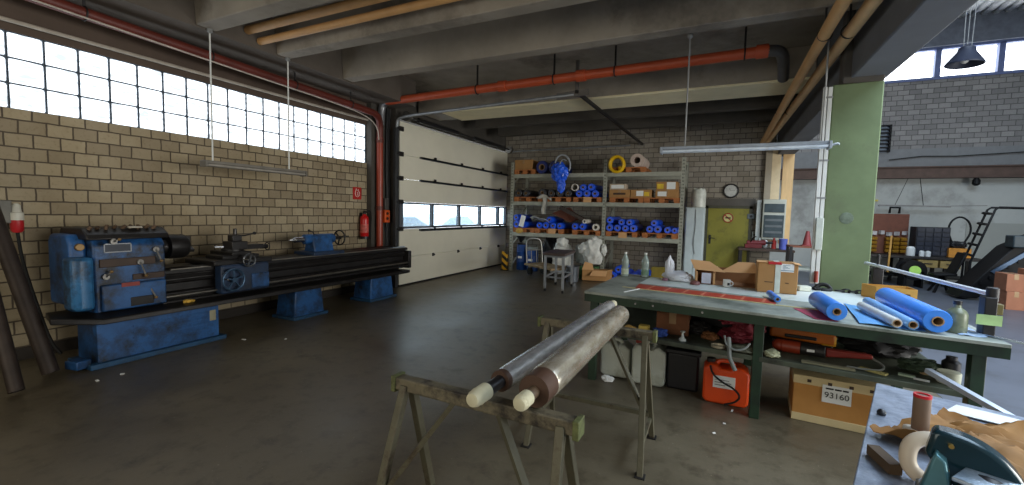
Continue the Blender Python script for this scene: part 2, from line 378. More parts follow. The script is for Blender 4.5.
for z in (2.70, 2.215, 1.155):
    b = G(dl).box(-5.855,-5.80,7.62,11.86,z-.018,z+.018).box(-5.805,-5.80,7.62,11.86,z-.03,z+.018).build('stiffener_rail', gasket, door)
    for y in (8.13,9.25,10.31,11.38): G(dl).obox((-5.80,y,z+.03),(.03,.05,.06)).build('clip', black_plastic, b)
for y in (8.14,9.19,10.31,11.38): G(dl).box(-5.856,-5.83,y-.03,y+.03,.545,.615).cyl((-5.83,y,.58),(-5.80,y,.58),.02).build('door_bolt', black_plastic, door, bev=.006)
for z in (3.2,2.70,2.215,1.74,1.19,.60):
    G(dl).box(-5.856,-5.81,6.93,7.06,z-.045,z+.045).cyl((-5.82,6.88,z),(-5.82,7.0,z),.022).build('hinge', dark_steel, door, bev=.008)
G(dl).box(-5.93,-5.85,6.985,11.89,0,.035).build('bottom_seal', rubber, door)
# track, springs and cross bar of the door
tr = thing('door_track', 'grey steel guide track of the roller door, near rail beside the orange box', 'door track', (-5.85,6.9,0))
tm = M('track_steel', (150,155,160), .45, .6, var=.2)
G((-5.85,6.9,0)).box(-5.90,-5.83,6.84,6.93,0,3.2).build('vertical_rail', M('rail_dark_grey', (70,72,74), .5, .5), tr, bev=.004)
G((-5.85,6.9,0)).tube([(-5.86,6.9,3.15),(-5.86,6.9,3.38),(-5.62,6.92,3.42),(-5.3,6.94,3.44),(-2.25,7.0,3.54)], .03, 8, sm=2).build('horizontal_rail', tm, tr)
G((-5.85,6.9,0)).tube([(-5.7,11.8,3.38),(-5.3,11.8,3.40),(-2.2,11.8,3.42)], .022, 8, sm=1).build('horizontal_rail', tm, tr)
G((-5.85,6.9,0)).bar((-2.2,6.95,3.57),(-1.9,11.85,3.44),.05,.05).build('cross_bar', dark_steel, tr)
g = G((-5.85,6.9,0)).box(-2.23,-2.18,6.97,7.02,3.52,4.08).bar((-2.55,7.0,3.53),(-2.0,7.0,3.56),.03,.10); g.build('hanger', steel, tr)
o = G((-5.85,6.9,0)).cyl((-5.72,6.95,3.44),(-5.72,11.85,3.44),.02).build('torsion_shaft', dark_steel, tr)
for ya, yb in ((7.4,8.9),(9.7,11.2)): G((-5.85,6.9,0)).cyl((-5.72,ya,3.44),(-5.72,yb,3.44),.048).build('spring', black, o)
for y in (7.05,11.75): G((-5.85,6.9,0)).cyl((-5.72,y-.05,3.44),(-5.72,y+.05,3.44),.10,n=20).build('cable_drum', steel, o)
# pier conduits and orange switch box
for i, (y, r, n) in enumerate([(6.815,.016,'black conduit running up the dark pier, nearest the red downpipe'),(6.852,.012,'thin black conduit on the dark pier, in the middle of three'),(6.89,.016,'black conduit on the dark pier, nearest the roller door')]):
    tag(G((-6.04,y,0)).tube([(-6.04,y,0.02),(-6.04,y,2.0),(-6.045,y-.02,2.4),(-6.04,y,3.58)], r, 8).build('conduit', black), n, 'conduit', 'conduits on the pier')
sw = thing('switch_box', 'orange and grey door switch box on the dark pier left of the roller door', 'switch box', (-6.05,6.72,1.33))
G((-6.05,6.72,1.33)).box(-6.08,-5.93,6.65,6.79,1.32,1.57).build('housing', M('orange_plastic', (206,84,24), .5), sw, bev=.012)
G((-6.05,6.72,1.33)).box(-6.07,-5.94,6.66,6.77,1.57,1.80).build('grey_cover', M('grey_plastic', (70,66,64), .5), sw, bev=.012)
g = G((-6.05,6.72,1.33))
for z in (1.40,1.50): g.cyl((-5.93,6.71,z),(-5.915,6.71,z),.028)
g.build('button', black_plastic, sw)
G((-6.05,6.72,1.33)).tube([(-6.0,6.70,1.32),(-5.99,6.74,1.0),(-6.0,6.70,.6),(-6.03,6.66,.2)],.014,8,sm=2).build('cable', rubber, sw)

# ---------------------------------------------------------------- pipes and cables of the window wall
red_pipe_m = M('red_brown_pipe', (98,40,30), .5, var=.2, sc=4)
rp = thing('red_pipe', 'red-brown drain pipe sloping along above the glass block window and down the wall', 'pipe', (-6.0,6.55,0))
G((-6.0,6.55,0)).tube([(-5.86,1.0,3.50),(-5.86,6.15,3.37),(-5.9,6.42,3.34),(-5.98,6.55,3.2),(-6.0,6.57,2.95)],.062,14,sm=2).build('sloping_run', red_pipe_m, rp)
G((-6.0,6.55,0)).cyl((-6.0,6.57,2.97),(-6.0,6.57,.02),.062).build('downpipe', M('downpipe_red', (150,56,34), .35, var=.15, sc=4), rp)
for z in (2.9,1.6,.5): G((-6.0,6.55,0)).cyl((-6.0,6.57,z-.04),(-6.0,6.57,z+.04),.074).build('socket', red_pipe_m, rp)
for y in (2.2,3.4,4.6,5.7):
    zz = 3.50-(y-1)*.0253; g = G((-6.0,6.55,0)); g.tube([(-5.86+.07*math.cos(a*PI/8),y,zz+.07*math.sin(a*PI/8)) for a in range(16)],.008,6,closed=True).box(-5.865,-5.855,y-.012,y+.012,zz+.06,3.62)
    g.build('pipe_clip', dark_steel, rp)
tag(G((-6.16,2,3.28)).cyl((-6.16,-2,3.28),(-6.16,6.42,3.28),.020).build('white_conduit', M('greyed_conduit',(168,160,148),.6)), 'straight white conduit running just above the glass block window', 'conduit')
tag(G((-5.8,3,3.4)).tube([(-5.79,.8,3.45),(-5.79,1.93,3.42),(-5.78,3.1,3.37),(-5.78,4.3,3.33),(-5.79,5.2,3.31),(-5.80,6.0,3.26),(-5.85,6.35,3.12),(-5.92,6.46,2.9)],.009,8,sm=2).build('white_cable', M('greyed_cable',(190,180,168),.6)), 'thin white cable slung along under the red-brown pipe', 'cable')
orange_m = M('orange_drain_pipe', (184,80,46), .45, var=.12, sc=3)
op = thing('orange_pipe', 'long orange plastic drain pipe hung below the ceiling behind the third rib', 'pipe', (-2.5,6.6,3.7))
oo = (-2.5,6.6,3.7)
G(oo).cyl((-5.85,6.6,3.64),(.48,6.6,3.74),.070,n=18).build('pipe_run', orange_m, op)
for x in (-3.35,-2.0,.42):
    z = 3.64+(x+5.85)*.0158; G(oo).cyl((x-.09,6.6,z),(x+.05,6.6,z),.088,n=18).build('socket', orange_m, op)
for x in (-3.86,-2.46,-1.5,.2):
    z = 3.64+(x+5.85)*.0158; G(oo).tube([(x,6.6+.078*math.cos(a*PI/8),z+.078*math.sin(a*PI/8)) for a in range(16)],.010,6,closed=True).box(x-.012,x+.012,6.59,6.61,z+.07,4.08).build('pipe_hanger', dark_steel, op)
grey_pvc = M('grey_pipe_elbow', (70,70,72), .4)
G(oo).tube([(-5.80,6.6,3.64),(-5.95,6.62,3.62),(-6.0,6.62,3.5),(-6.0,6.6,3.2)],.068,14,sm=2).build('elbow', M('silver_elbow', (140,142,146), .35, .7), op)
G(oo).tube([(.46,6.6,3.74),(.60,6.62,3.73),(.66,6.75,3.68),(.72,7.25,3.55)],.072,14,sm=2).build('elbow', grey_pvc, op)
beige = M('beige_pipe', (204,158,104), .5, var=.1, sc=4)
beige2 = M('beige_pipe_lagging', (214,176,128), .6, var=.1, sc=4)
for i, (y, z, r, lb) in enumerate([(3.62,3.78,.050,'upper of two beige pipes running between the left ceiling ribs'),(3.78,3.70,.045,'lower of two beige pipes running between the left ceiling ribs')]):
    tag(G((-2,y,z)).cyl((-5.46,y,z),(.95,y+.12,z+.09),r).build('beige_pipe', beige), lb, 'pipe', 'beige pipes between the ribs')
for i, (x0, x1, r, lb) in enumerate([(.84,.84,.055,'left of two beige pipes running front to back beside the hall beam'),(1.06,.93,.058,'right of two beige pipes running front to back beside the hall beam')]):
    zz = 3.38
    p = tag(G((x0,6,zz)).cyl((x0-(.012 if i==0 else -.10),-2,zz),(x1,11.88,zz-.03),r).build('beige_pipe', beige if i==0 else beige2), lb, 'pipe', 'beige pipes beside the hall beam')
    g = G((x0,6,zz))
    for y in (1.5,5.2,8.6): xx = x0+(x1-x0)*(y+2)/13.9+(.0 if i==0 else .08*(1-(y+2)/13.9)); g.tube([(xx+(r+.006)*math.cos(a*PI/8),y,zz-.01+(r+.006)*math.sin(a*PI/8)) for a in range(16)],.007,6,closed=True).box(xx-.008,xx+.008,y-.01,y+.01,zz+r,4.08)
    g.build('pipe_hanger', dark_steel, p)
tag(G((.99,5,3.5)).tube([(1.0,-2,3.52),(.96,3,3.52),(.94,6,3.53),(.93,11.8,3.5)],.016,8).build('thin_conduit', galv), 'thin grey conduit running above and between the two beige pipes', 'conduit')

# ---------------------------------------------------------------- hanging fluorescent battens (switched off)
def batten(name, label, a, b, z, rods, rodtop, tint):
    a = Vector(a); b = Vector(b); c = (a+b)/2; root = thing(name, label, 'lamp', (c.x,c.y,z), 'hanging fluorescent lamps')
    d = (b-a).normalized(); n = Vector((-d.y,d.x,0)); bw = M('lamp_body_'+tint, (150,160,172) if tint=='cool' else (112,108,100), .5)
    A = Vector((a.x,a.y,z)); B = Vector((b.x,b.y,z))
    g = G((c.x,c.y,z)).bar(A+Vector((0,0,.035)),B+Vector((0,0,.035)),.10,.035); g.build('body', bw, root, bev=.006)
    tubem = M('unlit_tube_'+tint, (214,226,240) if tint=='cool' else (150,146,138), .25)
    for s in (-.042,.042):
        t = G((c.x,c.y,z)).cyl(A+n*s+d*.03,B+n*s-d*.03,.016,n=12).build('tube', tubem, root)
    for e, dd in ((A,1),(B,-1)):
        G((c.x,c.y,z)).obox(e+d*dd*.012+Vector((0,0,.012)),(.026,.125,.075),rz=math.atan2(d.y,d.x)).build('end_cap', bw, root, bev=.004)
    for t in rods:
        p = A+(B-A)*t
        r = G((c.x,c.y,z)).cyl(p+Vector((0,0,.05)),(p.x,p.y,rodtop),.009,n=8).build('rod', galv if tint=='cool' else white_paint, root)
        G((c.x,c.y,z)).lathe((p.x,p.y,rodtop-.05),(0,0,1),[(.012,0),(.03,.02),(.03,.05)],10).build('ceiling_cup', galv, r)
    return root
batten('hanging_lamp', 'unlit fluorescent tube lamp hanging in front of the glass blocks and brick wall', (-5.45,3.05,0), (-5.45,4.42,0), 2.05, (.08,.82), 3.62, 'warm')
batten('hanging_lamp', 'long pale fluorescent tube lamp hanging in front of the green column', (-.66,5.42,0), (1.00,5.46,0), 2.33, (.16,.952), 3.64, 'cool')

# ---------------------------------------------------------------- the lathe
LO = (-5.6,4.2,0)
blue = M('lathe_blue', (36,88,146), .45, var=.25, sc=5, dirt=(24,32,42), dsc=3.4, dth=(.44,.66), bump=.05)
oily = M('oily_black_iron', (34,32,32), .42, .3, var=.35, sc=9)
iron = M('dark_machined_iron', (60,58,58), .35, .6, var=.25)
rustb = M('brown_greasy_iron', (62,46,36), .6, var=.3)
L = thing('lathe', 'long old blue metal lathe standing along the brick window wall', 'lathe', LO)
def P(name, mat, g, bev=.0, par=None): return g.build(name, mat, par or L, bev=bev)
def LG(): return G(LO)
g = LG().box(-5.66,-5.27,1.97,3.08,.05,.43)
for z in (.15,.21,.27,.33): g.box(-5.27,-5.262,2.25,2.95,z,z+.028)
bc = P('base_cabinet', blue, g, .015)
P('base_flange', M('lathe_blue_dark', (32,74,110), .55, var=.2, dirt=(40,44,46)), LG().box(-5.70,-5.22,1.90,3.14,0,.05), .008, bc)
P('door_plate', M('pale_plate', (150,146,120), .6), LG().box(-5.27,-5.264,2.98,3.045,.24,.36), 0, bc)
P('pedal_box', blue, LG().obox((-5.36,1.86,.06),(.16,.12,.08),rz=.2), .01, bc)
for y0, y1 in ((4.1,4.6),(5.56,6.14)):
    f = P('foot', blue, LG().obox((-5.47,(y0+y1)/2,.22),(.40,y1-y0,.38),taper=.88), .015)
    P('foot_flange', M('lathe_blue_dark', (32,74,110), .55), LG().box(-5.70,-5.23,y0-.04,y1+.04,0,.045), .008, f)
P('chip_tray', oily, LG().prism([(-5.98,1.85,.42),(-5.35,1.68,.47),(-5.20,2.0,.42),(-5.20,6.3,.40),(-5.3,6.64,.38),(-5.98,6.5,.40)],(0,0,.055)), .01)
bp = [(-5.84,.47),(-5.42,.47),(-5.40,.52),(-5.40,.60),(-5.44,.62),(-5.44,.70),(-5.40,.715),(-5.39,.75),(-5.42,.80),(-5.38,.815),(-5.38,.855),(-5.42,.862),(-5.46,.88),(-5.50,.862),(-5.70,.862),(-5.76,.88),(-5.80,.862),(-5.86,.855),(-5.86,.81),(-5.84,.79)]
bed = P('bed', oily, LG().prism([(x,2.6,z) for x, z in bp],(0,4.06,0)), .004)
P('bed_way', M('greyed_slideway', (132,128,120), .38, .6, var=.2), LG().box(-5.47,-5.385,2.66,6.64,.856,.866).box(-5.80,-5.72,2.66,6.64,.856,.866), 0, bed)
P('end_bracket', oily, LG().box(-5.46,-5.30,6.60,6.68,.47,.80), .012, bed)
P('lead_screw', M('shiny_screw', (150,146,138), .3, .9, var=.2), LG().cyl((-5.34,2.55,.575),(-5.34,6.62,.575),.016))
P('feed_rod', iron, LG().cyl((-5.34,2.55,.515),(-5.34,6.62,.515),.014))
g = LG().prism([(-5.95,2.0,.50),(-5.36,2.0,.50),(-5.36,2.0,1.16),(-5.42,2.0,1.23),(-5.95,2.0,1.23)],(0,.60,0))
hs = P('headstock', M('lathe_blue_grimy', (36,84,138), .45, var=.3, sc=6, dirt=(22,26,32), dsc=4.5, dth=(.40,.60)), g, .02)
P('lower_gearbox', blue, LG().box(-5.40,-5.315,2.04,2.58,.52,.78), .015, hs)
P('top_cover', oily, LG().prism([(-5.9,1.95,1.22),(-5.33,1.95,1.22),(-5.35,1.95,1.27),(-5.45,1.95,1.33),(-5.86,1.95,1.33),(-5.9,1.95,1.28)],(0,.68,0)), .012, hs)
random.seed(3)
for i in range(9):
    y = 2.0+.065*i; g = LG(); g.cyl((-5.42-.05*random.random(),y,1.315),(-5.42,y+.03*random.random(),1.34+.02*random.random()),.012+.006*random.random(),n=8)
    P('tray_item', M('brassy_bits', (96,76,58), .6, .3, var=.5), g, 0, hs)
P('pale_rag', M('pale_rag', (176,170,156), .9), LG().obox((-5.43,2.36,1.335),(.06,.12,.018),rz=.1), .005, hs)
P('grease_band', rustb, LG().box(-5.36,-5.345,2.04,2.5,.95,1.03).box(-5.36,-5.342,2.3,2.58,.80,.86), .006, hs)
P('red_label', M('faded_red_label', (140,60,52), .6), LG().box(-5.316,-5.311,2.19,2.34,.745,.785), 0, hs)
g = LG(); 
for y0, y1, z0, z1 in ((2.08,2.30,1.17,1.18),(2.08,2.30,1.09,1.10),(2.08,2.088,1.09,1.18),(2.292,2.30,1.09,1.18)): g.box(-5.362,-5.352,y0,y1,z0,z1)
P('speed_plate', M('silver_frame', (126,130,136), .4, .5), g, 0, hs)
P('speed_plate_face', M('dark_plate', (42,48,60), .5), LG().box(-5.361,-5.357,2.085,2.296,1.095,1.175), 0, hs)
for (y, z, tz) in ((2.15,1.20,.02),(2.36,.98,-.14),(2.50,1.10,-.12),(2.08,.86,.05),(2.44,.70,-.10)):
    k = P('control_lever', steel, LG().cyl((-5.36,y,z),(-5.325,y,z),.028).tube([(-5.325,y,z),(-5.30,y+.01,z+tz*.5),(-5.295,y+.03,z+tz)],.008,8), 0, hs)
    P('lever_knob', M('brass_knob', (130,104,66), .45, .5), LG().ell((-5.295,y+.03,z+tz),(.016,.016,.016)), 0, k)
P('drive_pocket', oily, LG().box(-5.318,-5.308,2.26,2.46,.54,.63), .006, hs)
gc = P('gear_cover', blue, LG().prism([(-5.93,1.87,.58),(-5.50,1.87,.58),(-5.47,1.87,.64),(-5.47,1.87,1.17),(-5.53,1.87,1.27),(-5.88,1.87,1.27),(-5.93,1.87,1.2)],(0,.13,0)), .03)
g = LG(); zz = [.56,.60,.98,1.05,1.075]
g.prism([(-5.50,1.82,.56),(-5.33,1.82,.56),(-5.29,1.85,.56),(-5.28,1.91,.56),(-5.30,1.985,.56),(-5.50,2.0,.56)],(0,0,.50))
P('gear_cover', M('lathe_blue_light', (48,108,156), .4, var=.15, dirt=(24,44,66), dsc=4, dth=(.48,.66)), g, .03)
P('cover_knob', M('brass_knob', (130,104,66), .45, .5), LG().cyl((-5.50,1.94,1.15),(-5.44,1.94,1.15),.035), .006, gc)
P('spindle_nose', iron, LG().cyl((-5.6,2.58,1.10),(-5.6,2.73,1.10),.075))
ch = P('chuck', oily, LG().lathe((-5.6,2.71,1.10),(0,1,0),[(.10,0),(.135,.01),(.138,.05),(.138,.17),(.125,.20),(.05,.20)],28))
for a in (90,210,330): P('jaw', iron, LG().obox((-5.6+.075*math.cos(R(a)),2.93,1.10+.075*math.sin(R(a))),(.07,.07,.035),ry=-R(a)), .004, ch)
# carriage
ca = P('carriage', oily, LG().box(-5.88,-5.28,3.05,3.78,.865,.925).box(-5.72,-5.36,3.2,3.66,.92,.97), .012)
P('apron', M('apron_blue_black', (30,50,78), .45, var=.3, dirt=(22,24,28)), LG().box(-5.37,-5.23,3.10,3.70,.53,.87), .02, ca)
P('apron_cover', blue, LG().box(-5.24,-5.215,3.46,3.69,.56,.74), .01, ca)
def handwheel(c, axis, r, rt, spokes, mat, par, name='handwheel'):
    ax = Vector(axis); u = Vector((0,0,1)); v = ax.cross(u); c = Vector(c); g = LG()
    g.tube([c+u*(r*math.sin(2*PI*i/24))+v*(r*math.cos(2*PI*i/24)) for i in range(24)],rt,8,closed=True)
    g.cyl(c-ax*.03,c+ax*.02,r*.24)
    for i in range(spokes):
        a = 2*PI*i/spokes+.3; g.bar(c,c+(u*math.sin(a)+v*math.cos(a))*r,.02,.014)
    w = P(name, mat, g, 0, par)
    e = c+(u*math.sin(.2)+v*math.cos(.2))*r*.96
    P('crank_handle', bright_steel, LG().lathe(e,ax,[(.008,0),(.012,.02),(.009,.07),(.011,.085),(.004,.09)],10), 0, w)
    return w
handwheel((-5.16,3.20,.70),(1,0,0),.125,.013,5,M('wheel_blue_grey', (60,86,112), .35, .5),ca)
P('wheel_shaft', iron, LG().cyl((-5.24,3.20,.70),(-5.17,3.20,.70),.03), 0, ca)
handwheel((-5.17,3.40,.915),(1,0,0),.075,.010,4,M('wheel_grey', (96,98,100), .3, .7),ca)
P('cross_screw', iron, LG().cyl((-5.36,3.40,.93),(-5.19,3.40,.918),.028), 0, ca)
P('cross_slide', oily, LG().box(-5.80,-5.34,3.30,3.54,.96,1.01).cyl((-5.56,3.44,1.0),(-5.56,3.44,1.04),.13), .008, ca)
tp = P('tool_post', iron, LG().box(-5.64,-5.44,3.36,3.56,1.03,1.13).box(-5.60,-5.49,3.40,3.52,1.13,1.21).cyl((-5.54,3.46,1.21),(-5.54,3.46,1.29),.022), .008, ca)
l = P('clamp_lever', iron, LG().tube([(-5.54,3.46,1.20),(-5.50,3.56,1.20),(-5.47,3.66,1.225)],.010,8), 0, tp)
P('lever_knob', black_plastic, LG().ell((-5.47,3.67,1.228),(.02,.024,.02)), 0, l)
P('compound_slide', oily, LG().prism([(-5.62,3.54,1.02),(-5.48,3.54,1.02),(-5.48,3.80,1.02),(-5.62,3.80,1.02)],(0,0,.06)).cyl((-5.55,3.8,1.04),(-5.55,3.90,1.04),.03).tube([(-5.55+.05*math.cos(i*PI/8),3.90,1.04+.05*math.sin(i*PI/8)) for i in range(16)],.008,6,closed=True), .006, ca)
P('tool_bit', bright_steel, LG().bar((-5.60,3.40,1.06),(-5.66,3.28,1.06),.02,.02), 0, tp)
# tailstock
ts = P('tailstock', blue, LG().prism([(-5.60-.13,4.62,.875),(-5.60+.13,4.62,.875),(-5.60+.09,4.62,1.02),(-5.60+.08,4.62,1.10),(-5.60,4.62,1.14),(-5.60-.08,4.62,1.10),(-5.60-.09,4.62,1.02)],(0,.36,0)).cyl((-5.6,4.52,1.10),(-5.6,5.06,1.10),.075,n=22), .012)
P('base_slide', M('apron_blue_black', (30,50,78), .45), LG().box(-5.82,-5.38,4.52,5.10,.862,.915), .008, ts)
P('quill', bright_steel, LG().lathe((-5.6,4.28,1.10),(0,1,0),[(.003,0),(.03,.07),(.042,.08),(.042,.24)],16), 0, ts)
handwheel((-5.6,5.20,1.10),(0,1,0),.118,.012,3,black,ts)
P('wheel_shaft', iron, LG().cyl((-5.6,5.05,1.10),(-5.6,5.20,1.10),.03), 0, ts)
k = P('clamp_lever', iron, LG().tube([(-5.55,4.66,1.17),(-5.52,4.62,1.21),(-5.50,4.54,1.235)],.010,8), 0, ts)
P('lever_knob', black_plastic, LG().ell((-5.50,4.53,1.238),(.018,.018,.018)), 0, k)
tag(G((-5.3,2.78,.475)).ell((-5.30,2.78,.50),(.035,.06,.025),rough=.3,seed=2).build('yellow_rag', M('yellow_rag', (206,166,70), .9)), 'small yellow rag lying on the front edge of the lathe chip tray', 'rag')

# ---------------------------------------------------------------- things on and by the window wall
for i, (p0, p1, r, lb) in enumerate([((-5.08,1.38,.05),(-6.12,1.33,2.38),.050,'dark steel pipe leaning on the brick wall, its foot further from the lathe'),((-5.39,1.68,.05),(-6.12,1.47,1.98),.060,'thick dark steel pipe leaning on the brick wall, its foot nearer the lathe')]):
    v = (Vector(p1)-Vector(p0)).normalized()
    tag(G((p0[0],p0[1],0)).pipe(Vector(p0)-v*.02,p1,r,r-.012,16).build('leaning_pipe', M('pipe_brown_steel', (52,42,36), .55, .3, var=.3)), lb, 'pipe', 'pipes leaning at the left wall')
pl = thing('power_plug', 'red and white three-phase plug on the brick wall above the leaning pipes', 'plug', (-6.2,1.72,1.4))
po = (-6.2,1.72,1.4)
G(po).box(-6.2,-6.10,1.56,1.70,1.36,1.58).build('socket_box', M('socket_grey', (108,106,98), .6), pl, bev=.01)
G(po).lathe((-6.12,1.73,1.27),(0,0,1),[(.03,0),(.045,.02),(.048,.12),(.05,.12)],16).build('plug_body', M('plug_red', (176,30,36), .45), pl)
G(po).lathe((-6.12,1.73,1.39),(0,0,1),[(.05,0),(.05,.07),(.036,.08),(.03,.14),(.015,.16)],16).build('plug_cap', M('plug_white', (206,204,190), .5), pl)
G(po).tube([(-6.12,1.73,1.28),(-6.12,1.75,1.0),(-6.1,1.82,.6),(-6.05,1.9,.15),(-5.98,1.95,.03)],.014,8,sm=2).build('cable', rubber, pl)
fe = thing('fire_extinguisher', 'red fire extinguisher hanging on the brick wall beside the red downpipe', 'fire extinguisher', (-6.1,6.26,1.0))
fo = (-6.1,6.26,1.0); red = M('extinguisher_red', (190,22,24), .3, var=.06)
G(fo).lathe((-6.09,6.26,1.02),(0,0,1),[(.07,0),(.08,.015),(.08,.36),(.07,.41),(.035,.445),(.03,.46)],22).build('cylinder', red, fe)
G(fo).lathe((-6.09,6.26,1.48),(0,0,1),[(.03,0),(.03,.03),(.018,.05)],12).box(-6.10,-6.02,6.245,6.275,1.52,1.54).box(-6.10,-6.02,6.245,6.275,1.555,1.57).build('valve', black, fe)
G(fo).tube([(-6.05,6.27,1.51),(-6.02,6.34,1.56),(-6.02,6.37,1.45),(-6.03,6.36,1.25),(-6.04,6.35,1.1)],.012,8,sm=2).build('hose', rubber, fe)
G(fo).lathe((-6.09,6.26,1.13),(0,0,1),[(.081,0),(.081,.16)],22,(False,False)).build('label_band', M('extinguisher_label', (196,90,80), .5, var=.5, sc=30), fe)
G(fo).lathe((-6.09,6.26,1.01),(0,0,1),[(.082,0),(.082,.05)],22,(True,False)).box(-6.2,-6.16,6.24,6.28,1.15,1.5).build('boot', black_plastic, fe)
fs = thing('fire_sign', 'square red fire extinguisher sign on the brick wall above the extinguisher', 'sign', (-6.2,6.18,1.87))
G((-6.2,6.18,1.87)).box(-6.205,-6.19,6.075,6.285,1.755,1.985).build('plate', M('sign_red', (176,34,30), .5, var=.04), fs, bev=.003)
g = G((-6.2,6.18,1.87))
fl = [(6.18,1.80),(6.225,1.83),(6.235,1.87),(6.21,1.91),(6.205,1.945),(6.17,1.92),(6.15,1.955),(6.13,1.90),(6.125,1.86),(6.14,1.82)]
g.tube([(-6.187,y,z) for y, z in fl],.006,6,closed=True); g.tube([(-6.187,6.18,1.83),(-6.187,6.195,1.86),(-6.187,6.175,1.89)],.006,6)
g.build('flame_mark', M('sign_white', (222,210,204), .5), fs)
hp = thing('hazard_post', 'short post with black and yellow hazard stripes at the far end of the roller door', 'post', (-5.2,10.58,0))
G((-5.2,10.58,0)).box(-5.28,-5.12,10.5,10.58,.02,.52).build('striped_guard', stripes('hazard_stripes', (214,160,30), (24,24,24), 5.0, (.8,0,1)), hp, bev=.006)
G((-5.2,10.58,0)).box(-5.30,-5.10,10.47,10.61,0,.02).build('foot_plate', dark_steel, hp)

# ---------------------------------------------------------------- outside, seen through the door panes
def car(label, loc, rz, rgb):
    c = thing('car', label, 'car', loc, 'cars outside', rz); bm = M('car_paint_'+str(rgb[0]), rgb, .3, .3, var=.02)
    side = [(-2.1,.35),(-2.15,.75),(-1.95,.95),(-1.3,1.02),(-.55,1.45),(.6,1.50),(1.45,1.12),(2.0,1.02),(2.15,.8),(2.1,.35)]
    G().prism([(x,-.85,z) for x, z in side],(0,1.7,0)).build('body', bm, c, bev=.06)
    for s in (-1,1):
        g = G(); g.prism([(-1.15,s*.853,1.05),(-.52,s*.853,1.38),(.05,s*.853,1.41),(.05,s*.853,1.06)],(0,.006*s,0)).prism([(.13,s*.853,1.06),(.13,s*.853,1.41),(.6,s*.853,1.42),(1.2,s*.853,1.12)],(0,.006*s,0))
        g.build('side_window', M('car_glass', (168,178,190), .1), c)
    for x in (-1.35,1.35):
        for s in (-1,1): G().cyl((x,s*.72,.32),(x,s*.88,.32),.32,n=20).build('wheel', rubber, c)
car('pale grey car parked outside, nearest the left end of the door window', (-9.6,10.6,-.06), 1.45, (196,202,212))
car('white car parked outside behind the middle door panes', (-10.6,15.4,-.06), 1.5, (220,222,226))
# ---------------------------------------------------------------- storage rack on the back wall
RO = (-2.95,10.6,0)
rk = thing('storage_rack', 'grey two-bay pallet rack standing against the back brick wall', 'shelf rack', RO)
rack_m = M('rack_grey_green', (158,160,148), .55, .2, var=.12)
XU = (-5.06,-2.55,-.77); YF, YR = 10.60, 11.65
for x in XU:
    g = G(RO)
    for y in (YF,YR-.07):
        g.box(x-.042,x-.034,y,y+.07,0,2.92).box(x+.034,x+.042,y,y+.07,0,2.92).box(x-.042,x+.042,y,y+.006,0,2.92).box(x-.06,x+.06,y-.02,y+.09,0,.01)
    u = g.build('upright_frame', rack_m, rk)
    g = G(RO)
    for k in range(5): z0 = .15+k*.55; g.bar((x,YF+.05,z0),(x,YR-.05,z0+(.5 if k%2 else .5)),.03,.02)
    g.build('lattice', rack_m, u)
    g = G(RO)
    for k in range(36): g.box(x-.02,x-.008,YF-.001,YF+.004,.1+k*.078,.135+k*.078).box(x+.008,x+.02,YF-.001,YF+.004,.1+k*.078,.135+k*.078)
    g.build('slots', M('slot_dark', (52,52,50), .7), u)
for zl in (2.50,1.78,.955):
    for a, b in ((XU[0],XU[1]),(XU[1],XU[2])):
        for y in (YF-.015,YR-.04): G(RO).box(a+.042,b-.042,y,y+.05,zl,zl+.10).build('beam', rack_m, rk, bev=.006)
P_TOP, P_MID, P_LOW = 2.60, 1.88, 1.055
# pallets
def make_pallet(w, label):
    p = thing('pallet', label, 'pallet', (0,0,0), 'pallets on the rack'); d = .98
    for i in range(5): y = -d/2+.045+i*(d-.09)/4; G().box(-w/2,w/2,y-.045,y+.045,.098,.12).build('top_board', wood, p)
    for x in (-w/2+.06,0,w/2-.06):
        for y in (-d/2+.07,0,d/2-.07): G().box(x-.06,x+.06,y-.06,y+.06,.02,.098).build('block', wood, p)
        G().box(x-.05,x+.05,-d/2,d/2,0,.02).build('runner', wood, p)
    return p
pal_spots = [(-4.59,P_MID,.80),(-3.76,P_MID,.70),(-2.98,P_MID,.72),(-2.02,P_MID,.80),(-1.22,P_MID,.78),
             (-4.69,P_LOW,.62),(-3.98,P_LOW,.78),(-2.98,P_LOW,.72),(-2.11,P_LOW,.75),(-1.23,P_LOW,.78),
             (-4.70,P_TOP,.60),(-2.0,P_TOP,.8)]
names = ['first pallet from the left on the middle rack level','second pallet from the left on the middle rack level','third pallet from the left on the middle rack level, under blue rolls','pallet carrying two cartons on the middle rack level, right bay','pallet carrying the two stacked taped cartons on the middle rack level',
         'first pallet from the left on the lowest rack level','second pallet from the left on the lowest rack level','third pallet from the left on the lowest rack level','fourth pallet from the left on the lowest rack level, right bay','rightmost pallet on the lowest rack level',
         'pallet under the brown carton at the top left of the rack','pallet under the yellow coil and pale roll at the top of the rack']
for (x, z, w), nm in zip(pal_spots, names):
    p = make_pallet(w, 'worn wooden '+nm); p.location = (x,11.08,z)
# pale tags nailed on pallets
# rolls
def make_roll(r, ln, mat, label, group, core=.35):
    o = thing('film_roll', label, 'roll', (0,0,0), group)
    G().lathe((0,0,0),(0,1,0),[(r*core,0),(r*.9,.0),(r,.012),(r,ln-.012),(r*.9,ln),(r*core,ln)],20,(False,False)).build('film', mat, o)
    G().pipe((0,-.006,0),(0,ln+.006,0),r*core,r*core*.82,14).build('core', core_card, o)
    return o
GP = 'blue film rolls on the rack'
rolls = []
def rr(x, z, r, label, mat=blue_film, y=10.58, ln=1.0, core=.35, rz=0, group=GP):
    o = make_roll(r, ln, mat, label, group, core); o.location = (x,y,z+r); o.rotation_euler = (0,0,rz); return o
zM, zL, zT = P_MID+.12, P_LOW+.12, P_TOP+.12
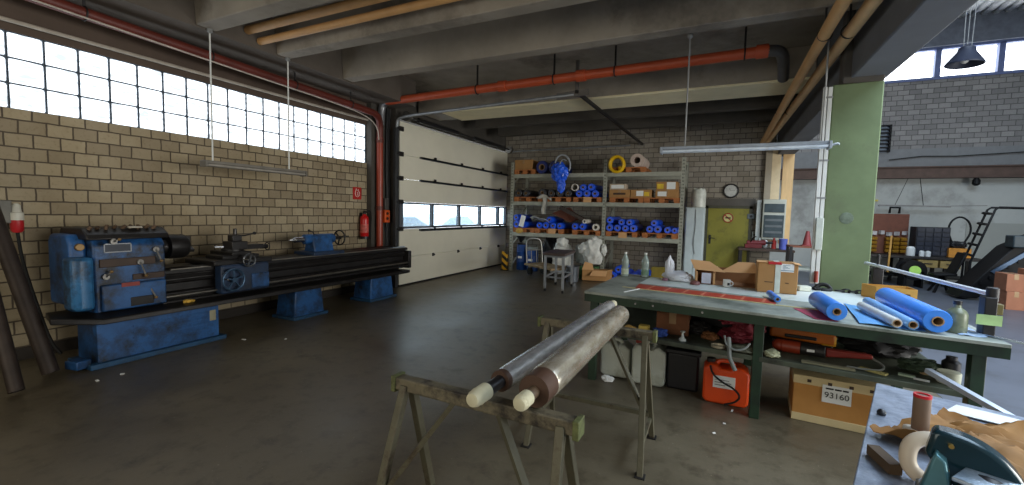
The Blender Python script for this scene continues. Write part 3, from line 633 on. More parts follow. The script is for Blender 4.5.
# lowest level, left bay
for i, (x, z, r) in enumerate([(-4.92,zL,.095),(-4.71,zL,.085),(-4.93,zL+.188,.085),(-4.25,zL,.085),(-4.07,zL,.09),(-3.87,zL,.085),(-3.97,zL+.155,.085),(-3.68,zL,.085),(-3.28,zL,.09),(-3.08,zL,.085)]):
    rr(x,z,r,'blue film roll on the lowest rack level, left bay, %s from the left' % ORD[i], y=10.60+.02*random.random(), rz=.03*(random.random()-.5))
for i, (x, z, r) in enumerate([(-2.40,zL,.09),(-2.21,zL,.085),(-2.40,zL+.183,.09),(-2.02,zL,.085),(-2.113,zL+.15,.08),(-1.83,zL,.09),(-1.925,zL+.152,.08),(-1.45,zL,.085),(-1.27,zL,.09),(-1.36,zL+.15,.08),(-1.055,zL,.08),(-.90,zL,.07)]):
    rr(x,z,r,'blue film roll on the lowest rack level, right bay, %s from the left' % ORD[i], y=10.60+.02*random.random(), rz=.03*(random.random()-.5))
for i, (x, z, r) in enumerate([(-3.20,zM,.09),(-3.0,zM,.095),(-2.79,zM,.09),(-3.10,zM+.162,.085),(-2.895,zM+.162,.09)]):
    rr(x,z,r,'blue film roll on the middle rack level by the centre upright, %s from the left' % ORD[i], y=10.60+.02*random.random(), rz=.03*(random.random()-.5))
for i, (x, z, r) in enumerate([(-4.21,P_TOP+.005,.165),(-3.87,P_TOP+.005,.16)]):
    rr(x,z+.0,r,['big dark blue film roll on top of the rack beside the brown carton','big dark blue film roll on top of the rack behind the hanging blue bundle'][i], mat=deep_blue_film, core=.5)
dark_roll = M('dark_grey_film', (38,40,48), .4, var=.3)
for i, (x, r) in enumerate([(-4.86,.10),(-4.64,.095),(-4.18,.11),(-3.93,.10),(-3.70,.10),(-3.48,.095)]):
    rr(x,zM,r,'dark grey film roll on the middle rack level, left bay, %s from the left' % ORD[i], mat=dark_roll, group='dark film rolls on the rack')
wt = M('white_tube', (206,200,190), .6)
for i, (x, z, r, lb) in enumerate([(-2.73,zL,.085,'white cardboard tube on the lowest rack level next to the centre upright'),(-3.30,zM+.155,.09,'hollow pale ringed tube lying on the blue rolls, middle rack level'),(-1.80,zT+.0,.155,'thick pale roll lying on top of the rack right of the yellow coil')]):
    o = tag(G((x,10.57,z+r)).pipe((x,10.55,z+r),(x,11.5,z+r),r,r*(.5 if i!=1 else .82),22).build('tube', wt if i < 2 else M('pale_pink_roll', (190,172,160), .7)), lb, 'tube')
# yellow coil, blue hanging bundle, rag, cartons
g = G((-2.33,10.55,2.6))
for k in range(5):
    rr_ = .165-.012*(k%2); g.tube([(-2.27+rr_*math.cos(i*PI/12),10.50+.035*k,2.79+(rr_+.02)*math.sin(i*PI/12)) for i in range(24)],.030,8,closed=True)
g.ell((-2.17,10.56,2.70),(.07,.08,.05),rough=.3,seed=4)
tag(g.build('hose_coil', M('yellow_hose', (214,172,20), .4, var=.15)), 'coiled yellow hose standing on top of the rack at the centre upright', 'hose')
random.seed(11)
bb = thing('blue_bundle', 'crumpled bright blue plastic bundle hanging over the top rack beam', 'plastic bundle', (-3.64,10.5,2.6))
G((-3.64,10.5,2.6)).ell((-3.68,10.46,2.62),(.22,.13,.24),rough=.27,seed=3,fq=6.5).ell((-3.62,10.45,2.30),(.11,.09,.20),rough=.27,seed=9,fq=6.5).ell((-3.76,10.47,2.70),(.11,.1,.14),rough=.26,seed=21,fq=6.5).build('sheet', M('bright_blue_plastic', (36,92,230), .3, var=.4, sc=9, bump=.6), bb)
g = G((-3.64,10.5,2.6)).tube([(-3.82,10.5,2.86),(-3.74,10.46,3.02),(-3.60,10.46,3.06),(-3.46,10.46,2.98),(-3.40,10.48,2.80),(-3.44,10.5,2.66)],.022,8,sm=2).tube([(-3.70,10.45,2.75),(-3.62,10.44,2.95),(-3.50,10.45,2.9)],.014,8,sm=2)
g.build('strap', M('pale_strap', (150,156,162), .6), bb)
g = G((-4.1,10.55,1.9)).sheet(10,8,lambda u,v:(-4.32+.42*u,10.56-.03*math.sin(v*3)-.02*math.sin(u*9),2.06-.13*abs(u-.4)-.02*math.sin(9*u+5*v)-.06*v),.01).sheet(6,10,lambda u,v:(-4.16+.13*u+.02*math.sin(v*6),10.535-.015*math.sin(7*u),1.98-.42*v),.008)
tag(g.build('rag', M('grey_white_rag', (170,168,160), .9, var=.2)), 'grey-white rag draped over the middle rack beam, left bay', 'rag')
def carton(name, label, x0, x1, y0, y1, z0, z1, mat=cardboard, cat='carton', group=None, tape=True, lab=None, tabs=None):
    c = ((x0+x1)/2,(y0+y1)/2,z0); t = thing(name, label, cat, c, group)
    G(c).box(x0,x1,y0,y1,z0,z1).build('carton_body', mat, t, bev=.006)
    if tape: G(c).box((x0+x1)/2-.03,(x0+x1)/2+.03,y0-.003,y1+.003,z1-.10,z1+.002).build('tape', M('brown_tape', (150,118,80), .35), t)
    for (a, b, e, f, m) in (lab or []): G(c).box(x0+(x1-x0)*a,x0+(x1-x0)*b,y0-.004,y0+.001,z0+(z1-z0)*e,z0+(z1-z0)*f).build('label', m, t)
    return t
ylab = M('yellow_label', (214,180,50), .6); dlab = M('dark_print', (66,48,36), .7)
carton('carton', 'brown carton with dark print on the middle rack level, beside the centre upright', -2.44,-1.95,10.62,11.05,zM,zM+.19,lab=[(.2,.8,.35,.6,dlab)])
carton('carton', 'pale flat package lying on the dark-printed carton, middle rack level', -2.44,-2.06,10.64,11.0,zM+.19,zM+.33,mat=M('pale_package',(176,160,140),.7),tape=False,lab=[(.1,.9,.2,.8,paper_white)])
carton('carton', 'brown carton with white and yellow labels in the middle of the right bay', -1.93,-1.45,10.62,11.05,zM,zM+.19,lab=[(.28,.62,.2,.85,paper_white),(.66,.9,.2,.7,ylab)])
carton('carton', 'lower carton of the stacked pair at the right end of the middle rack level', -1.36,-.87,10.62,11.05,zM,zM+.18,lab=[(.1,.5,.2,.8,paper_white)])
carton('carton', 'upper carton with yellow label of the stacked pair, right end of the middle rack level', -1.35,-.88,10.62,11.05,zM+.18,zM+.37,lab=[(.05,.35,.15,.75,ylab),(.5,.9,.1,.95,paper_white)])
carton('carton', 'brown carton at the top left corner of the rack', -5.0,-4.5,10.62,11.1,zT,zT+.26)
carton('crate', 'dark red tray on top of the rack right of the yellow coil', -2.08,-1.42,10.6,11.1,P_TOP,P_TOP+.12,mat=M('dark_red_tray',(92,26,30),.5),cat='tray',tape=False) if False else None
rust = M('rust_brown_sheet', (98,52,36), .6, var=.25)
tag(G((-3.5,10.5,1.2)).prism([(-3.92,10.66,1.58),(-3.42,10.66,1.36),(-3.30,10.74,1.42),(-3.62,10.74,1.72)],(0,.5,.03)).build('board', rust), 'rust-brown board leaning across the lowest rack level, left bay', 'board')
tag(G((-3.3,10.5,1.4)).bar((-3.68,10.62,1.74),(-3.00,10.50,1.43),.09,.09).build('channel', M('dark_brown_channel', (58,44,36), .6, var=.2)), 'dark brown steel channel slanting down in front of the rust-brown board', 'channel')
tag(G((-3.02,10.46,1.36)).pipe((-2.98,10.42,1.40),(-2.98,10.9,1.40),.055,.03,16).build('ring_tube', wt), 'small white-ended tube at the lower end of the slanting channel', 'tube')
tag(G((-4.2,10.52,1.3)).sheet(10,6,lambda u,v:(-4.46+.50*u,10.50+.10*v,1.47+.05*math.sin(u*PI)-.10*u+.02*math.sin(9*u)-.05*v),.012).build('film_sheet', M('clear_grey_film', (170,176,176), .25)), 'crumpled clear grey film lying on the blue rolls, lowest rack level', 'film')
tag(G((-4.72,10.5,1.2)).obox((-4.70,10.52,1.36),(.13,.02,.30),ry=.25).build('paper_tag', paper_white), 'white paper tag stuck among the blue rolls at the left upright', 'tag')
tag(G((-4.78,10.5,1.0)).ell((-4.78,10.52,1.10),(.10,.05,.07),rough=.35,seed=6).build('yellow_cloth', M('ochre_cloth', (196,160,80), .9)), 'ochre cloth hanging on the lowest rack beam near the left upright', 'cloth')
for i, (x, z) in enumerate([(-3.88,P_LOW+.045),(-2.07,P_LOW+.02),(-2.97,P_MID+.04)]):
    tag(G((x,10.56,z)).obox((x,10.578,z+.02),(.20,.012,.13)).build('cardboard_tag', cardboard_lit), 'plain cardboard tag on the front of the %s' % ['second pallet, lowest rack level','fourth pallet, lowest rack level','third pallet, middle rack level'][i], 'tag', 'cardboard tags on pallets')
# ---------------------------------------------------------------- floor in front of and under the rack
barrel_m = M('barrel_blue', (24,70,140), .4, var=.12)
for i, (x, y, h, lb) in enumerate([(-4.87,10.95,.72,'tall blue plastic drum under the rack, next to the left upright'),(-4.52,10.86,.62,'shorter blue plastic drum with pale lid under the rack')]):
    b = thing('drum', lb, 'drum', (x,y,0), 'blue drums')
    G((x,y,0)).lathe((x,y,0),(0,0,1),[(.13,0),(.15,.01),(.155,h*.3),(.165,h*.32),(.155,h*.34),(.155,h*.68),(.165,h*.7),(.155,h*.72),(.145,h*.96),(.13,h)],22).build('drum_body', barrel_m, b)
    G((x,y,0)).lathe((x,y,h),(0,0,1),[(.14,-.02),(.145,0),(.145,.03),(.05,.035)],22).build('lid', black_plastic if i == 0 else M('pale_lid',(150,160,160),.5), b)
    G((x,y,0)).obox((x,y-.157,h*.5),(.12,.004,.06)).build('label', paper_white, b)
tag(G((-4.95,11.0,.8)).lathe((-4.93,10.98,.755),(0,0,1),[(.03,0),(.05,.04),(.17,.24),(.175,.28),(.16,.28)],20).build('funnel', M('black_funnel',(26,28,34),.5)), 'black funnel standing on the tall blue drum', 'funnel')
TO = (-3.9,9.9,0)
tl = thing('platform_trolley', 'platform trolley with tubular push handle standing in front of the rack', 'trolley', TO)
trm = M('trolley_tube', (150,150,146), .4, .6)
d0 = Vector((-4.45,10.15,0)); ax = Vector((.80,-.55,0)).normalized(); ay = Vector((.45,.65,0)).normalized()
def tp_(a, b, z): q = d0+ax*a+ay*b; return (q.x,q.y,z)
G(TO).prism([tp_(0,0,.24),tp_(1.2,0,.24),tp_(1.2,.6,.24),tp_(0,.6,.24)],(0,0,.05)).build('deck', M('deck_wood', (150,128,96), .7, var=.15), tl, bev=.006)
h = G(TO).tube([tp_(.03,.06,.29),tp_(-.02,.06,.72),tp_(-.06,.10,.92),tp_(-.06,.50,.92),tp_(-.02,.54,.72),tp_(.03,.54,.29)],.018,10,sm=2).tube([tp_(-.02,.06,.62),tp_(-.02,.54,.62)],.014,8).tube([tp_(0,.22,.3),tp_(-.02,.22,.62)],.012,8).tube([tp_(0,.38,.3),tp_(-.02,.38,.62)],.012,8)
h.build('push_handle', trm, tl)
for a, b in ((.12,.1),(1.08,.1),(.12,.5),(1.08,.5)):
    q = Vector(tp_(a,b,.10)); w = G(TO).cyl(q-ay*.025,q+ay*.025,.10,n=20).build('wheel', rubber, tl)
    G(TO).box(q.x-.03,q.x+.03,q.y-.04,q.y+.04,.19,.245).build('castor_fork', galv, w)
SO = (-2.98,8.65,0)
st = thing('work_stand', 'tall steel stand with dark square top and four castors in front of the rack', 'stand', SO)
sp = [(-3.12,8.18),(-2.72,8.12),(-2.82,9.02),(-3.20,9.06)]
stm = M('stand_steel', (160,166,172), .4, .5)
for x, y in sp:
    l = G(SO).box(x-.022,x+.022,y-.022,y+.022,.09,.74).build('leg', stm, st)
    c = G(SO).box(x-.018,x+.018,y-.03,y+.03,.06,.10).build('castor_fork', galv, l)
    G(SO).cyl((x-.014,y+.01,.036),(x+.014,y+.01,.036),.036,n=16).build('castor_wheel', rubber, l)
g = G(SO)
for i in range(4):
    a, b = sp[i], sp[(i+1)%4]; g.bar((a[0],a[1],.30),(b[0],b[1],.30),.03,.03).bar((a[0],a[1],.72),(b[0],b[1],.72),.03,.04)
g.build('rails', stm, st)
G(SO).prism([(-3.17,8.13,.74),(-2.67,8.06,.74),(-2.77,9.07,.74),(-3.25,9.12,.74)],(0,0,.05)).build('top', M('stand_top', (84,70,66), .5, var=.2), st, bev=.006)
bag_m = M('white_sack', (216,218,214), .5, var=.15, sc=9, bump=.5)
bk_m = M('black_sack', (24,26,32), .4, var=.2)
def sack(label, c, r, seed, mat, nm='sack', extra=()):
    s = thing(nm, label, 'sack', (c[0],c[1],0 if c[2]-r[2] < .05 else c[2]-r[2]), 'sacks under the rack')
    o = tuple(s.location); g = G(o).ell(c,r,rough=.26,seed=seed,flat=-r[2]*.85,fq=6)
    for (cc, r2, sd) in extra: g.ell(cc,r2,rough=.27,seed=sd,fq=6)
    g.build('sack_body', mat, s, sm=60); return s
sack('crumpled white sack under the rack, left of the work stand', (-3.60,10.62,.44),(.24,.20,.48),5,bag_m,extra=[((-3.58,10.56,.84),(.16,.12,.13),8)])
sack('clear plastic sack under the rack behind the work stand', (-3.12,10.9,.55),(.22,.2,.30),15,M('clear_sack',(176,186,186),.25,var=.15))
sack('tall crumpled white sack hanging under the rack at the centre upright', (-2.74,10.42,.66),(.24,.17,.35),25,bag_m,extra=[((-2.94,10.4,.72),(.16,.12,.16),28),((-2.46,10.38,.72),(.07,.08,.14),31)])
sack('black sack under the rack between the drums and the white sack', (-4.06,11.15,.48),(.27,.25,.56),35,bk_m)
tag(G((-3.0,9.55,0)).lathe((-3.02,9.7,0),(0,0,1),[(.13,0),(.14,.01),(.16,.34),(.165,.36),(.15,.36),(.14,.02)],20).build('bucket', M('grey_metal_bucket',(110,116,124),.35,.6)), 'grey metal bucket on the floor behind the work stand', 'bucket')
carton('crate', 'green plastic crate under the rack below the white sacks', -3.04,-2.62,10.30,10.66,.0,.30,mat=M('green_crate',(70,110,66),.5),cat='crate',tape=False)
g = G((-2.55,10.0,0)); 
cb = thing('carton', 'crushed brown carton lying on the floor at the centre upright', 'carton', (-2.55,10.0,0))
G((-2.55,10.0,0)).prism([(-2.86,9.95,.01),(-2.30,10.12,.01),(-2.24,10.40,.01),(-2.75,10.26,.01)],(0,0,.26)).build('carton_body', cardboard, cb, bev=.01)
G((-2.55,10.0,0)).prism([(-2.86,9.93,.27),(-2.60,10.0,.27),(-2.62,9.97,.42),(-2.80,9.95,.46)],(0,.01,.0)).prism([(-2.30,10.12,.25),(-2.62,10.02,.25),(-2.66,9.90,.14),(-2.30,10.0,.14)],(0,.01,.012)).build('flap', cardboard_lit, cb)
for i, (x, y, r, lb) in enumerate([(-2.25,10.75,.10,'blue film roll on the floor under the rack, right bay, first from the left'),(-2.0,10.75,.095,'blue film roll on the floor under the rack, right bay, second from the left'),(-1.78,10.72,.095,'blue film roll on the floor under the rack, right bay, third from the left'),(-1.55,10.75,.10,'blue film roll on the floor under the rack, right bay, fourth from the left'),(-2.12,10.75,.09,'blue film roll lying on top of the floor rolls under the rack')]):
    rr(x,.0 if i < 4 else .17,r,lb,y=10.5,ln=1.0)

# ---------------------------------------------------------------- back wall things, right of the rack
wc = thing('white_cabinet', 'tall narrow white cabinet between the rack and the yellow door', 'cabinet', (-.5,11.5,0))
wo = (-.5,11.5,0)
G(wo).box(-.72,-.30,11.2,11.85,.05,1.80).build('body', M('cabinet_white', (188,200,202), .5, var=.05), wc, bev=.01)
G(wo).box(-.70,-.515,11.185,11.2,.09,1.77).build('door', M('cabinet_white', (188,200,202), .5), wc, bev=.006)
G(wo).box(-.505,-.32,11.185,11.2,.09,1.77).build('door', M('cabinet_white', (188,200,202), .5), wc, bev=.006)
G(wo).tube([(-.5,11.18,1.75),(-.48,11.17,1.3),(-.53,11.17,.95),(-.47,11.17,.7)],.006,6,sm=2).build('cord', M('grey_cord',(120,124,126),.6), wc)
G(wo).box(-.70,-.32,11.22,11.84,0,.05).build('plinth', black, wc)
cn = thing('canister', 'translucent white canister standing on the white cabinet', 'canister', (-.46,11.42,1.8))
co = (-.46,11.42,1.8)
G(co).lathe((-.46,11.42,1.80),(0,0,1),[(.15,0),(.165,.02),(.165,.36),(.155,.40),(.15,.43)],24).build('canister_body', M('canister_white',(200,204,196),.35), cn)
for a in (20,110,200,290): G(co).ell((-.46+.1*math.cos(R(a)),11.42+.1*math.sin(R(a)),2.24),(.045,.045,.035)).build('bung', M('canister_white',(200,204,196),.35), cn)
ck = thing('wall_clock', 'round wall clock with dark rim on the brick wall above the yellow door', 'clock', (.24,11.9,2.23))
ko = (.24,11.9,2.23)
G(ko).lathe((.24,11.9,2.23),(0,-1,0),[(.17,0),(.175,.03),(.165,.05),(.145,.052),(.14,.03)],30).build('rim', black_plastic, ck)
G(ko).cyl((.24,11.87,2.23),(.24,11.865,2.23),.143,n=30).build('dial', M('dial_white',(190,192,188),.5), ck)
g = G(ko).bar((.24,11.858,2.23),(.20,11.858,2.29),.012,.004).bar((.24,11.856,2.23),(.345,11.856,2.25),.009,.004)
for i in range(12): a = i*PI/6; g.bar((.24+.115*math.sin(a),11.862,2.23+.115*math.cos(a)),(.24+.132*math.sin(a),11.862,2.23+.132*math.cos(a)),.008,.003)
g.build('hands', black, ck)
d2 = struct(thing('door_2', None, None, (.2,11.88,0))); do = (.2,11.88,0)
G(do).box(-.24,.66,11.845,11.885,.02,1.80).build('door_leaf', M('olive_yellow_door',(124,118,38),.55,var=.08,sc=2,dirt=(98,92,34)), d2, bev=.006)
G(do).box(-.31,-.24,11.84,11.90,0,1.86).box(.66,.72,11.84,11.90,0,1.86).box(-.31,.72,11.84,11.90,1.80,1.87).build('door_frame', M('door_frame_dark',(66,64,48),.6), d2)
g = G(do).box(-.20,-.15,11.83,11.845,.92,1.14).tube([(-.175,11.835,1.07),(-.175,11.79,1.07),(-.06,11.79,1.06)],.012,8); g.build('door_handle', black, d2)
ns = thing('no_smoking_sign', 'round no-smoking sign stuck on the olive-yellow door', 'sign', (.21,11.84,1.57)); no = (.21,11.84,1.57)
G(no).cyl((.21,11.846,1.57),(.21,11.84,1.57),.115,n=28).build('disc', M('sign_pale',(180,172,110),.5), ns)
g = G(no).tube([(.21+.105*math.cos(i*PI/14),11.838,1.57+.105*math.sin(i*PI/14)) for i in range(28)],.013,6,closed=True).bar((.135,11.838,1.645),(.285,11.838,1.495),.004,.022); g.build('red_ring', M('sign_ring_red',(150,40,30),.5), ns)
G(no).box(.15,.25,11.836,11.84,1.555,1.585).box(.255,.27,11.836,11.84,1.555,1.585).build('cigarette_mark', black, ns)
eb = thing('electrical_cabinet', 'grey electrical distribution box on the boards right of the yellow door', 'electrical box', (1.12,11.78,1.05)); eo = (1.12,11.78,1.05)
G(eo).box(.92,1.38,11.62,11.80,1.09,2.02).build('housing', M('distribution_grey',(170,172,160),.5,var=.06), eb, bev=.012)
G(eo).box(.95,1.35,11.605,11.625,1.14,1.66).build('window_cover', M('smoked_cover',(66,76,80),.15), eb, bev=.008)
G(eo).box(.95,1.35,11.605,11.625,1.72,1.92).build('window_cover', M('smoked_cover',(66,76,80),.15), eb, bev=.008)
g = G(eo)
for z in (1.24,1.38,1.52): g.box(.98,1.32,11.600,11.606,z,z+.05)
g.build('breaker_rows', M('breaker_dark',(92,98,100),.4), eb)
G(eo).box(.80,.90,11.72,11.80,1.05,2.0).build('side_duct', M('duct_white',(186,190,184),.5), eb, bev=.008)
bo = M('pine_board',(200,166,118),.7,var=.12,sc=3,stretch=(6,6,1))
for i, (x0, x1, m, lb) in enumerate([(.93,1.06,M('grey_pine_board',(150,140,122),.7,var=.1),'greyish upright board above the electrical box, leftmost of three'),(1.06,1.24,M('pale_board',(206,186,150),.7,var=.1),'pale upright board above the electrical box, in the middle of three'),(1.28,1.50,bo,'orange pine upright board above the electrical box, rightmost of three')]):
    tag(G((x0,11.83,2.0)).box(x0,x1,11.80,11.86,1.0,3.25).build('wall_board', m, bev=.004), lb, 'board', 'boards behind the electrical box')
for i, (x, z, w, h, rgb, lb) in enumerate([(.86,1.42,.12,.14,(190,150,30),'yellow switch box on the brick wall beside the olive door'),(.70,1.62,.16,.12,(96,104,108),'grey junction box on the brick wall above the yellow switch'),(.84,1.60,.1,.1,(120,124,120),'small pale grey box on the brick wall left of the electrical box'),(.80,1.18,.12,.16,(150,154,146),'light switch box on the brick wall below the yellow switch')]):
    b = thing('switch_box', lb, 'switch box', (x,11.86,z), 'small boxes on the back wall')
    G((x,11.86,z)).box(x-w/2,x+w/2,11.83,11.90,z-h/2,z+h/2).build('box_body', M('switch_%d'%rgb[0], rgb, .5), b, bev=.01)
    G((x,11.86,z)).cyl((x,11.83,z),(x,11.815,z),.03 if i else .035).build('knob', black, b)
# low work table by the back wall with clutter
bt = thing('wall_bench', 'low dark bench against the back wall below the electrical box', 'bench', (1.0,11.5,0)); to = (1.0,11.5,0)
G(to).box(.45,1.55,11.2,11.82,.84,.89).build('bench_top', M('bench_dark_wood',(70,54,44),.7), bt, bev=.005)
for x in (.5,1.5):
    for y in (11.25,11.77): G(to).box(x-.03,x+.03,y-.03,y+.03,0,.84).build('leg', dark_steel, bt)
bd = thing('bench_drill', 'dark red machine lying on the low bench below the electrical box', 'machine', (.9,11.45,.89)); mo = (.9,11.45,.89)
G(mo).box(.58,.92,11.35,11.6,.89,.98).cyl((.62,11.45,1.0),(1.0,11.45,1.02),.06).build('motor', M('maroon_paint',(110,36,40),.5), bd, bev=.01)
G(mo).cyl((1.0,11.45,1.02),(1.14,11.45,1.03),.03).tube([(.7,11.4,1.04),(.74,11.32,1.14),(.8,11.3,1.16)],.014,8).build('spindle', dark_steel, bd)
tag(G((1.32,11.45,.89)).lathe((1.34,11.42,.89),(0,0,1),[(.07,0),(.075,.02),(.085,.22),(.09,.24),(.075,.24),(.07,.03)],18).build('blue_bucket', M('lilac_plastic',(96,108,190),.5)), 'small lilac-blue bucket on the low bench right of the red machine', 'bucket')
tag(G((1.18,11.45,.89)).cyl((1.17,11.5,.89),(1.17,11.5,1.08),.05).cyl((1.17,11.5,1.08),(1.17,11.5,1.14),.02).build('red_can', M('red_can',(160,40,36),.4)), 'red can on the low bench beside the lilac bucket', 'can')
for i, (x, lb) in enumerate([(.90,'left of two small white bottles on the low bench'),(1.02,'right of two small white bottles on the low bench')]):
    tag(G((x,11.62,.89)).lathe((x,11.66,.89),(0,0,1),[(.04,0),(.042,.01),(.042,.16),(.018,.19),(.018,.24)],14).build('bottle', paper_white), lb, 'bottle', 'white bottles on the low bench')
# red traffic cone, shelving and pallet between the boards and the column
fr = thing('shelving', 'dark steel shelving frame seen between the back wall and the green column', 'shelf', (1.75,10.6,0)); fo2 = (1.75,10.6,0)
for x in (1.38,1.98):
    for y in (10.5,11.0): G(fo2).box(x-.025,x+.025,y-.025,y+.025,0,1.02).build('post', black, fr)
for z in (.55,1.0): G(fo2).box(1.36,2.0,10.48,11.02,z,z+.03).build('shelf_board', M('brown_shelf_board',(120,70,48),.7) if z > .9 else M('pale_shelf_panel',(150,156,146),.6), fr)
cn2 = thing('traffic_cone', 'red cone standing on the steel frame behind the green column', 'cone', (1.62,10.72,1.03))
G((1.62,10.72,1.03)).lathe((1.68,10.72,1.03),(0,0,1),[(.09,.02),(.08,.03),(.03,.30),(.025,.31)],16).build('cone_body', M('cone_red',(122,44,44),.6), cn2)
G((1.62,10.72,1.03)).box(1.58,1.78,10.62,10.82,1.03,1.05).build('cone_base', M('cone_red',(122,44,44),.6), cn2)
carton('carton', 'orange-brown box on the steel frame to the right of the red cone', 1.81,1.98,10.6,10.85,1.03,1.16,mat=M('orange_brown_box',(150,86,54),.7),cat='box',tape=False)
# ---------------------------------------------------------------- green workbench
BO = (.3,4.6,0); ZTOP = .86
wb = thing('workbench', 'long dark green steel workbench with worn grey top in front of the green column', 'workbench', BO)
green_dk = M('bench_green', (26,50,32), .5, var=.2, dirt=(17,28,20))
bench_top_m = M('bench_top_grey', (152,157,148), .5, var=.16, sc=3.5, dirt=(92,100,92), dsc=2.2, dth=(.46,.66))
FLc, FRc, BRc, BLc = (-1.10,3.93), (1.62,3.58), (1.70,5.30), (-1.03,5.40)
G(BO).prism([(p[0],p[1],.835) for p in (FLc,FRc,BRc,BLc)],(0,0,.025)).build('bench_top', bench_top_m, wb, bev=.004)
g = G(BO).prism([(-1.10,3.935,.765),(1.62,3.585,.765),(1.62,3.625,.765),(-1.10,3.975,.765)],(0,0,.07)).prism([(-1.03,5.36,.765),(1.70,5.26,.765),(1.70,5.30,.765),(-1.03,5.40,.765)],(0,0,.07)).prism([(-1.10,3.95,.765),(-1.06,3.95,.765),(-.99,5.38,.765),(-1.03,5.38,.765)],(0,0,.07)).prism([(1.58,3.60,.765),(1.62,3.60,.765),(1.70,5.28,.765),(1.66,5.28,.765)],(0,0,.07))
g.build('apron_frame', green_dk, wb)
for x, y in ((-1.02,4.02),(.33,3.86),(1.52,3.70),(-.96,5.30),(.36,5.24),(1.60,5.18)): G(BO).box(x-.035,x+.035,y-.035,y+.035,0,.77).build('leg', green_dk, wb, bev=.004)
G(BO).prism([(-1.0,3.99,.46),(1.52,3.68,.46),(1.58,5.15,.46),(-.95,5.26,.46)],(0,0,.04)).build('lower_shelf', M('shelf_greasy', (74,80,66), .6, var=.3, sc=4, dirt=(40,40,32)), wb, bev=.004)
g = G(BO)
for x in (-.62,-.47,-.08): yy = 3.925-(x+1.1)*.1287; g.cyl((x,yy+.012,.805),(x,yy-.004,.805),.009,n=10)
g.build('bolt_heads', bright_steel, wb)
G(BO).prism([(-.90,5.22,.10),(1.05,5.12,.10),(1.05,5.12,.76),(-.90,5.22,.76)],(0,.02,0)).build('shade_panel', M('bench_shade_dark',(26,32,26),.7), wb)  # dark panel added to block light and blacken the space under the bench
# cover sheet, tape, films lying on the top
cs = M('pale_cover_film', (208,216,214), .35, var=.1, sc=3, dirt=(172,188,170), dsc=1.4)
tag(G((.4,4.8,.86)).sheet(14,8,lambda u,v:(-.72+2.32*u+.05*v, (4.70-.36*u)*(1-v)+5.28*v-.02*u, .8635+.0015*math.sin(9*u+3*v)),.0025).build('cover_sheet', cs), 'pale plastic cover sheet spread over the back of the workbench', 'sheet')
tp2 = thing('tape_strip', 'wide red tape strip with pale bands running along the workbench top', 'tape', (-.1,4.4,.8625))
G((-.1,4.4,.8625)).prism([(-.70,4.32,.8665),(.47,4.17,.8665),(.47,4.37,.8665),(-.71,4.60,.8665)],(0,0,.0025)).build('tape', M('red_tape', (178,62,44), .45, var=.12, sc=9), tp2)
g = G((-.1,4.4,.8625))
for i in range(7): x = -.60+.16*i; y = 4.32-(x+.7)*.128; g.prism([(x,y,.8692),(x+.022,y,.8692),(x+.06,y+.25-.04*i/6,.8692),(x+.042,y+.25-.04*i/6,.8692)],(0,0,.0012))
g.build('pale_bands', M('tape_band', (206,120,92), .45), tp2)
tag(G((-.4,4.25,.862)).bar((-.83,4.35,.8645),(.85,4.09,.8645),.018,.006).build('cream_strip', M('cream_strip', (206,196,150), .6)), 'thin cream strip lying along the front edge of the red tape', 'strip')
tag(G((-.68,4.2,.862)).bar((-.76,4.05,.8645),(-.66,4.33,.8645),.014,.005).build('white_strip', paper_white), 'short white strip crossing the left end of the cream strip', 'strip')
tag(G((.7,3.95,.862)).prism([(.58,4.08,.8615),(.66,3.73,.8615),(.80,3.72,.8615),(.78,4.12,.8615)],(0,0,.003)).build('pink_sheet', M('pink_sheet', (176,60,92), .4)), 'flat pink-red sheet under the short blue roll on the workbench', 'sheet')
tag(G((1.05,4.2,.862)).sheet(8,8,lambda u,v:(.92+.34*u+.10*v,3.72+.95*v-.04*u,.869+.006*math.sin(6*u+4*v)+.004*math.sin(11*v)),.003).build('blue_sheet', M('light_blue_film', (96,160,220), .3, var=.1)), 'light blue film sheet under the white tubes on the workbench', 'film')
tag(G((1.5,4.2,.862)).sheet(6,8,lambda u,v:(1.43+.13*u+.06*v,3.70+1.1*v,.866+.004*math.sin(7*u+5*v)),.003).build('clear_sheet', M('pale_blue_film', (168,192,222), .3)), 'pale blue film sheet right of the thickest blue roll on the workbench', 'film')
def bench_roll(name, label, a, b, r, mat, core, cat='roll', group=None):
    a, b = Vector(a), Vector(b); t = thing(name, label, cat, (a+b)/2-Vector((0,0,r)), group); o = tuple(t.location); d = (b-a).normalized(); ln = (b-a).length
    G(o).lathe(a,d,[(r*core,0),(r*.96,0),(r,.008),(r,ln-.008),(r*.96,ln),(r*core,ln)],26,(False,False)).build('film', mat, t)
    G(o).pipe(a-d*.006,b+d*.006,r*core,r*core*.78,20).build('core', core_card, t)
    return t
BF = M('blue_roll_film', (66,136,230), .3, var=.12, sc=5)
GB = 'blue rolls on the workbench'
zt = .8695
bench_roll('blue_roll','short blue film roll on the workbench beside the pink sheet',(.785,3.705,zt+.064),(.755,4.20,zt+.064),.064,BF,.40,group=GB)
bench_roll('blue_roll','thickest and longest blue film roll on the right of the workbench',(1.30,3.645,zt+.076),(1.305,4.62,zt+.076),.075,BF,.42,group=GB)
bench_roll('film_tube','pale blue wrapped tube lying against the thickest blue roll',(1.185,3.66,zt+.034),(1.165,4.55,zt+.034),.034,M('sky_blue_film',(120,170,224),.3,var=.1),.70,cat='tube',group='tubes on the workbench')
bench_roll('film_tube','white foil-wrapped tube, left of the two tubes beside the blue rolls',(1.105,3.665,zt+.034),(1.06,4.28,zt+.034),.031,M('white_foil_tube',(206,208,206),.25,var=.1),.72,cat='tube',group='tubes on the workbench')
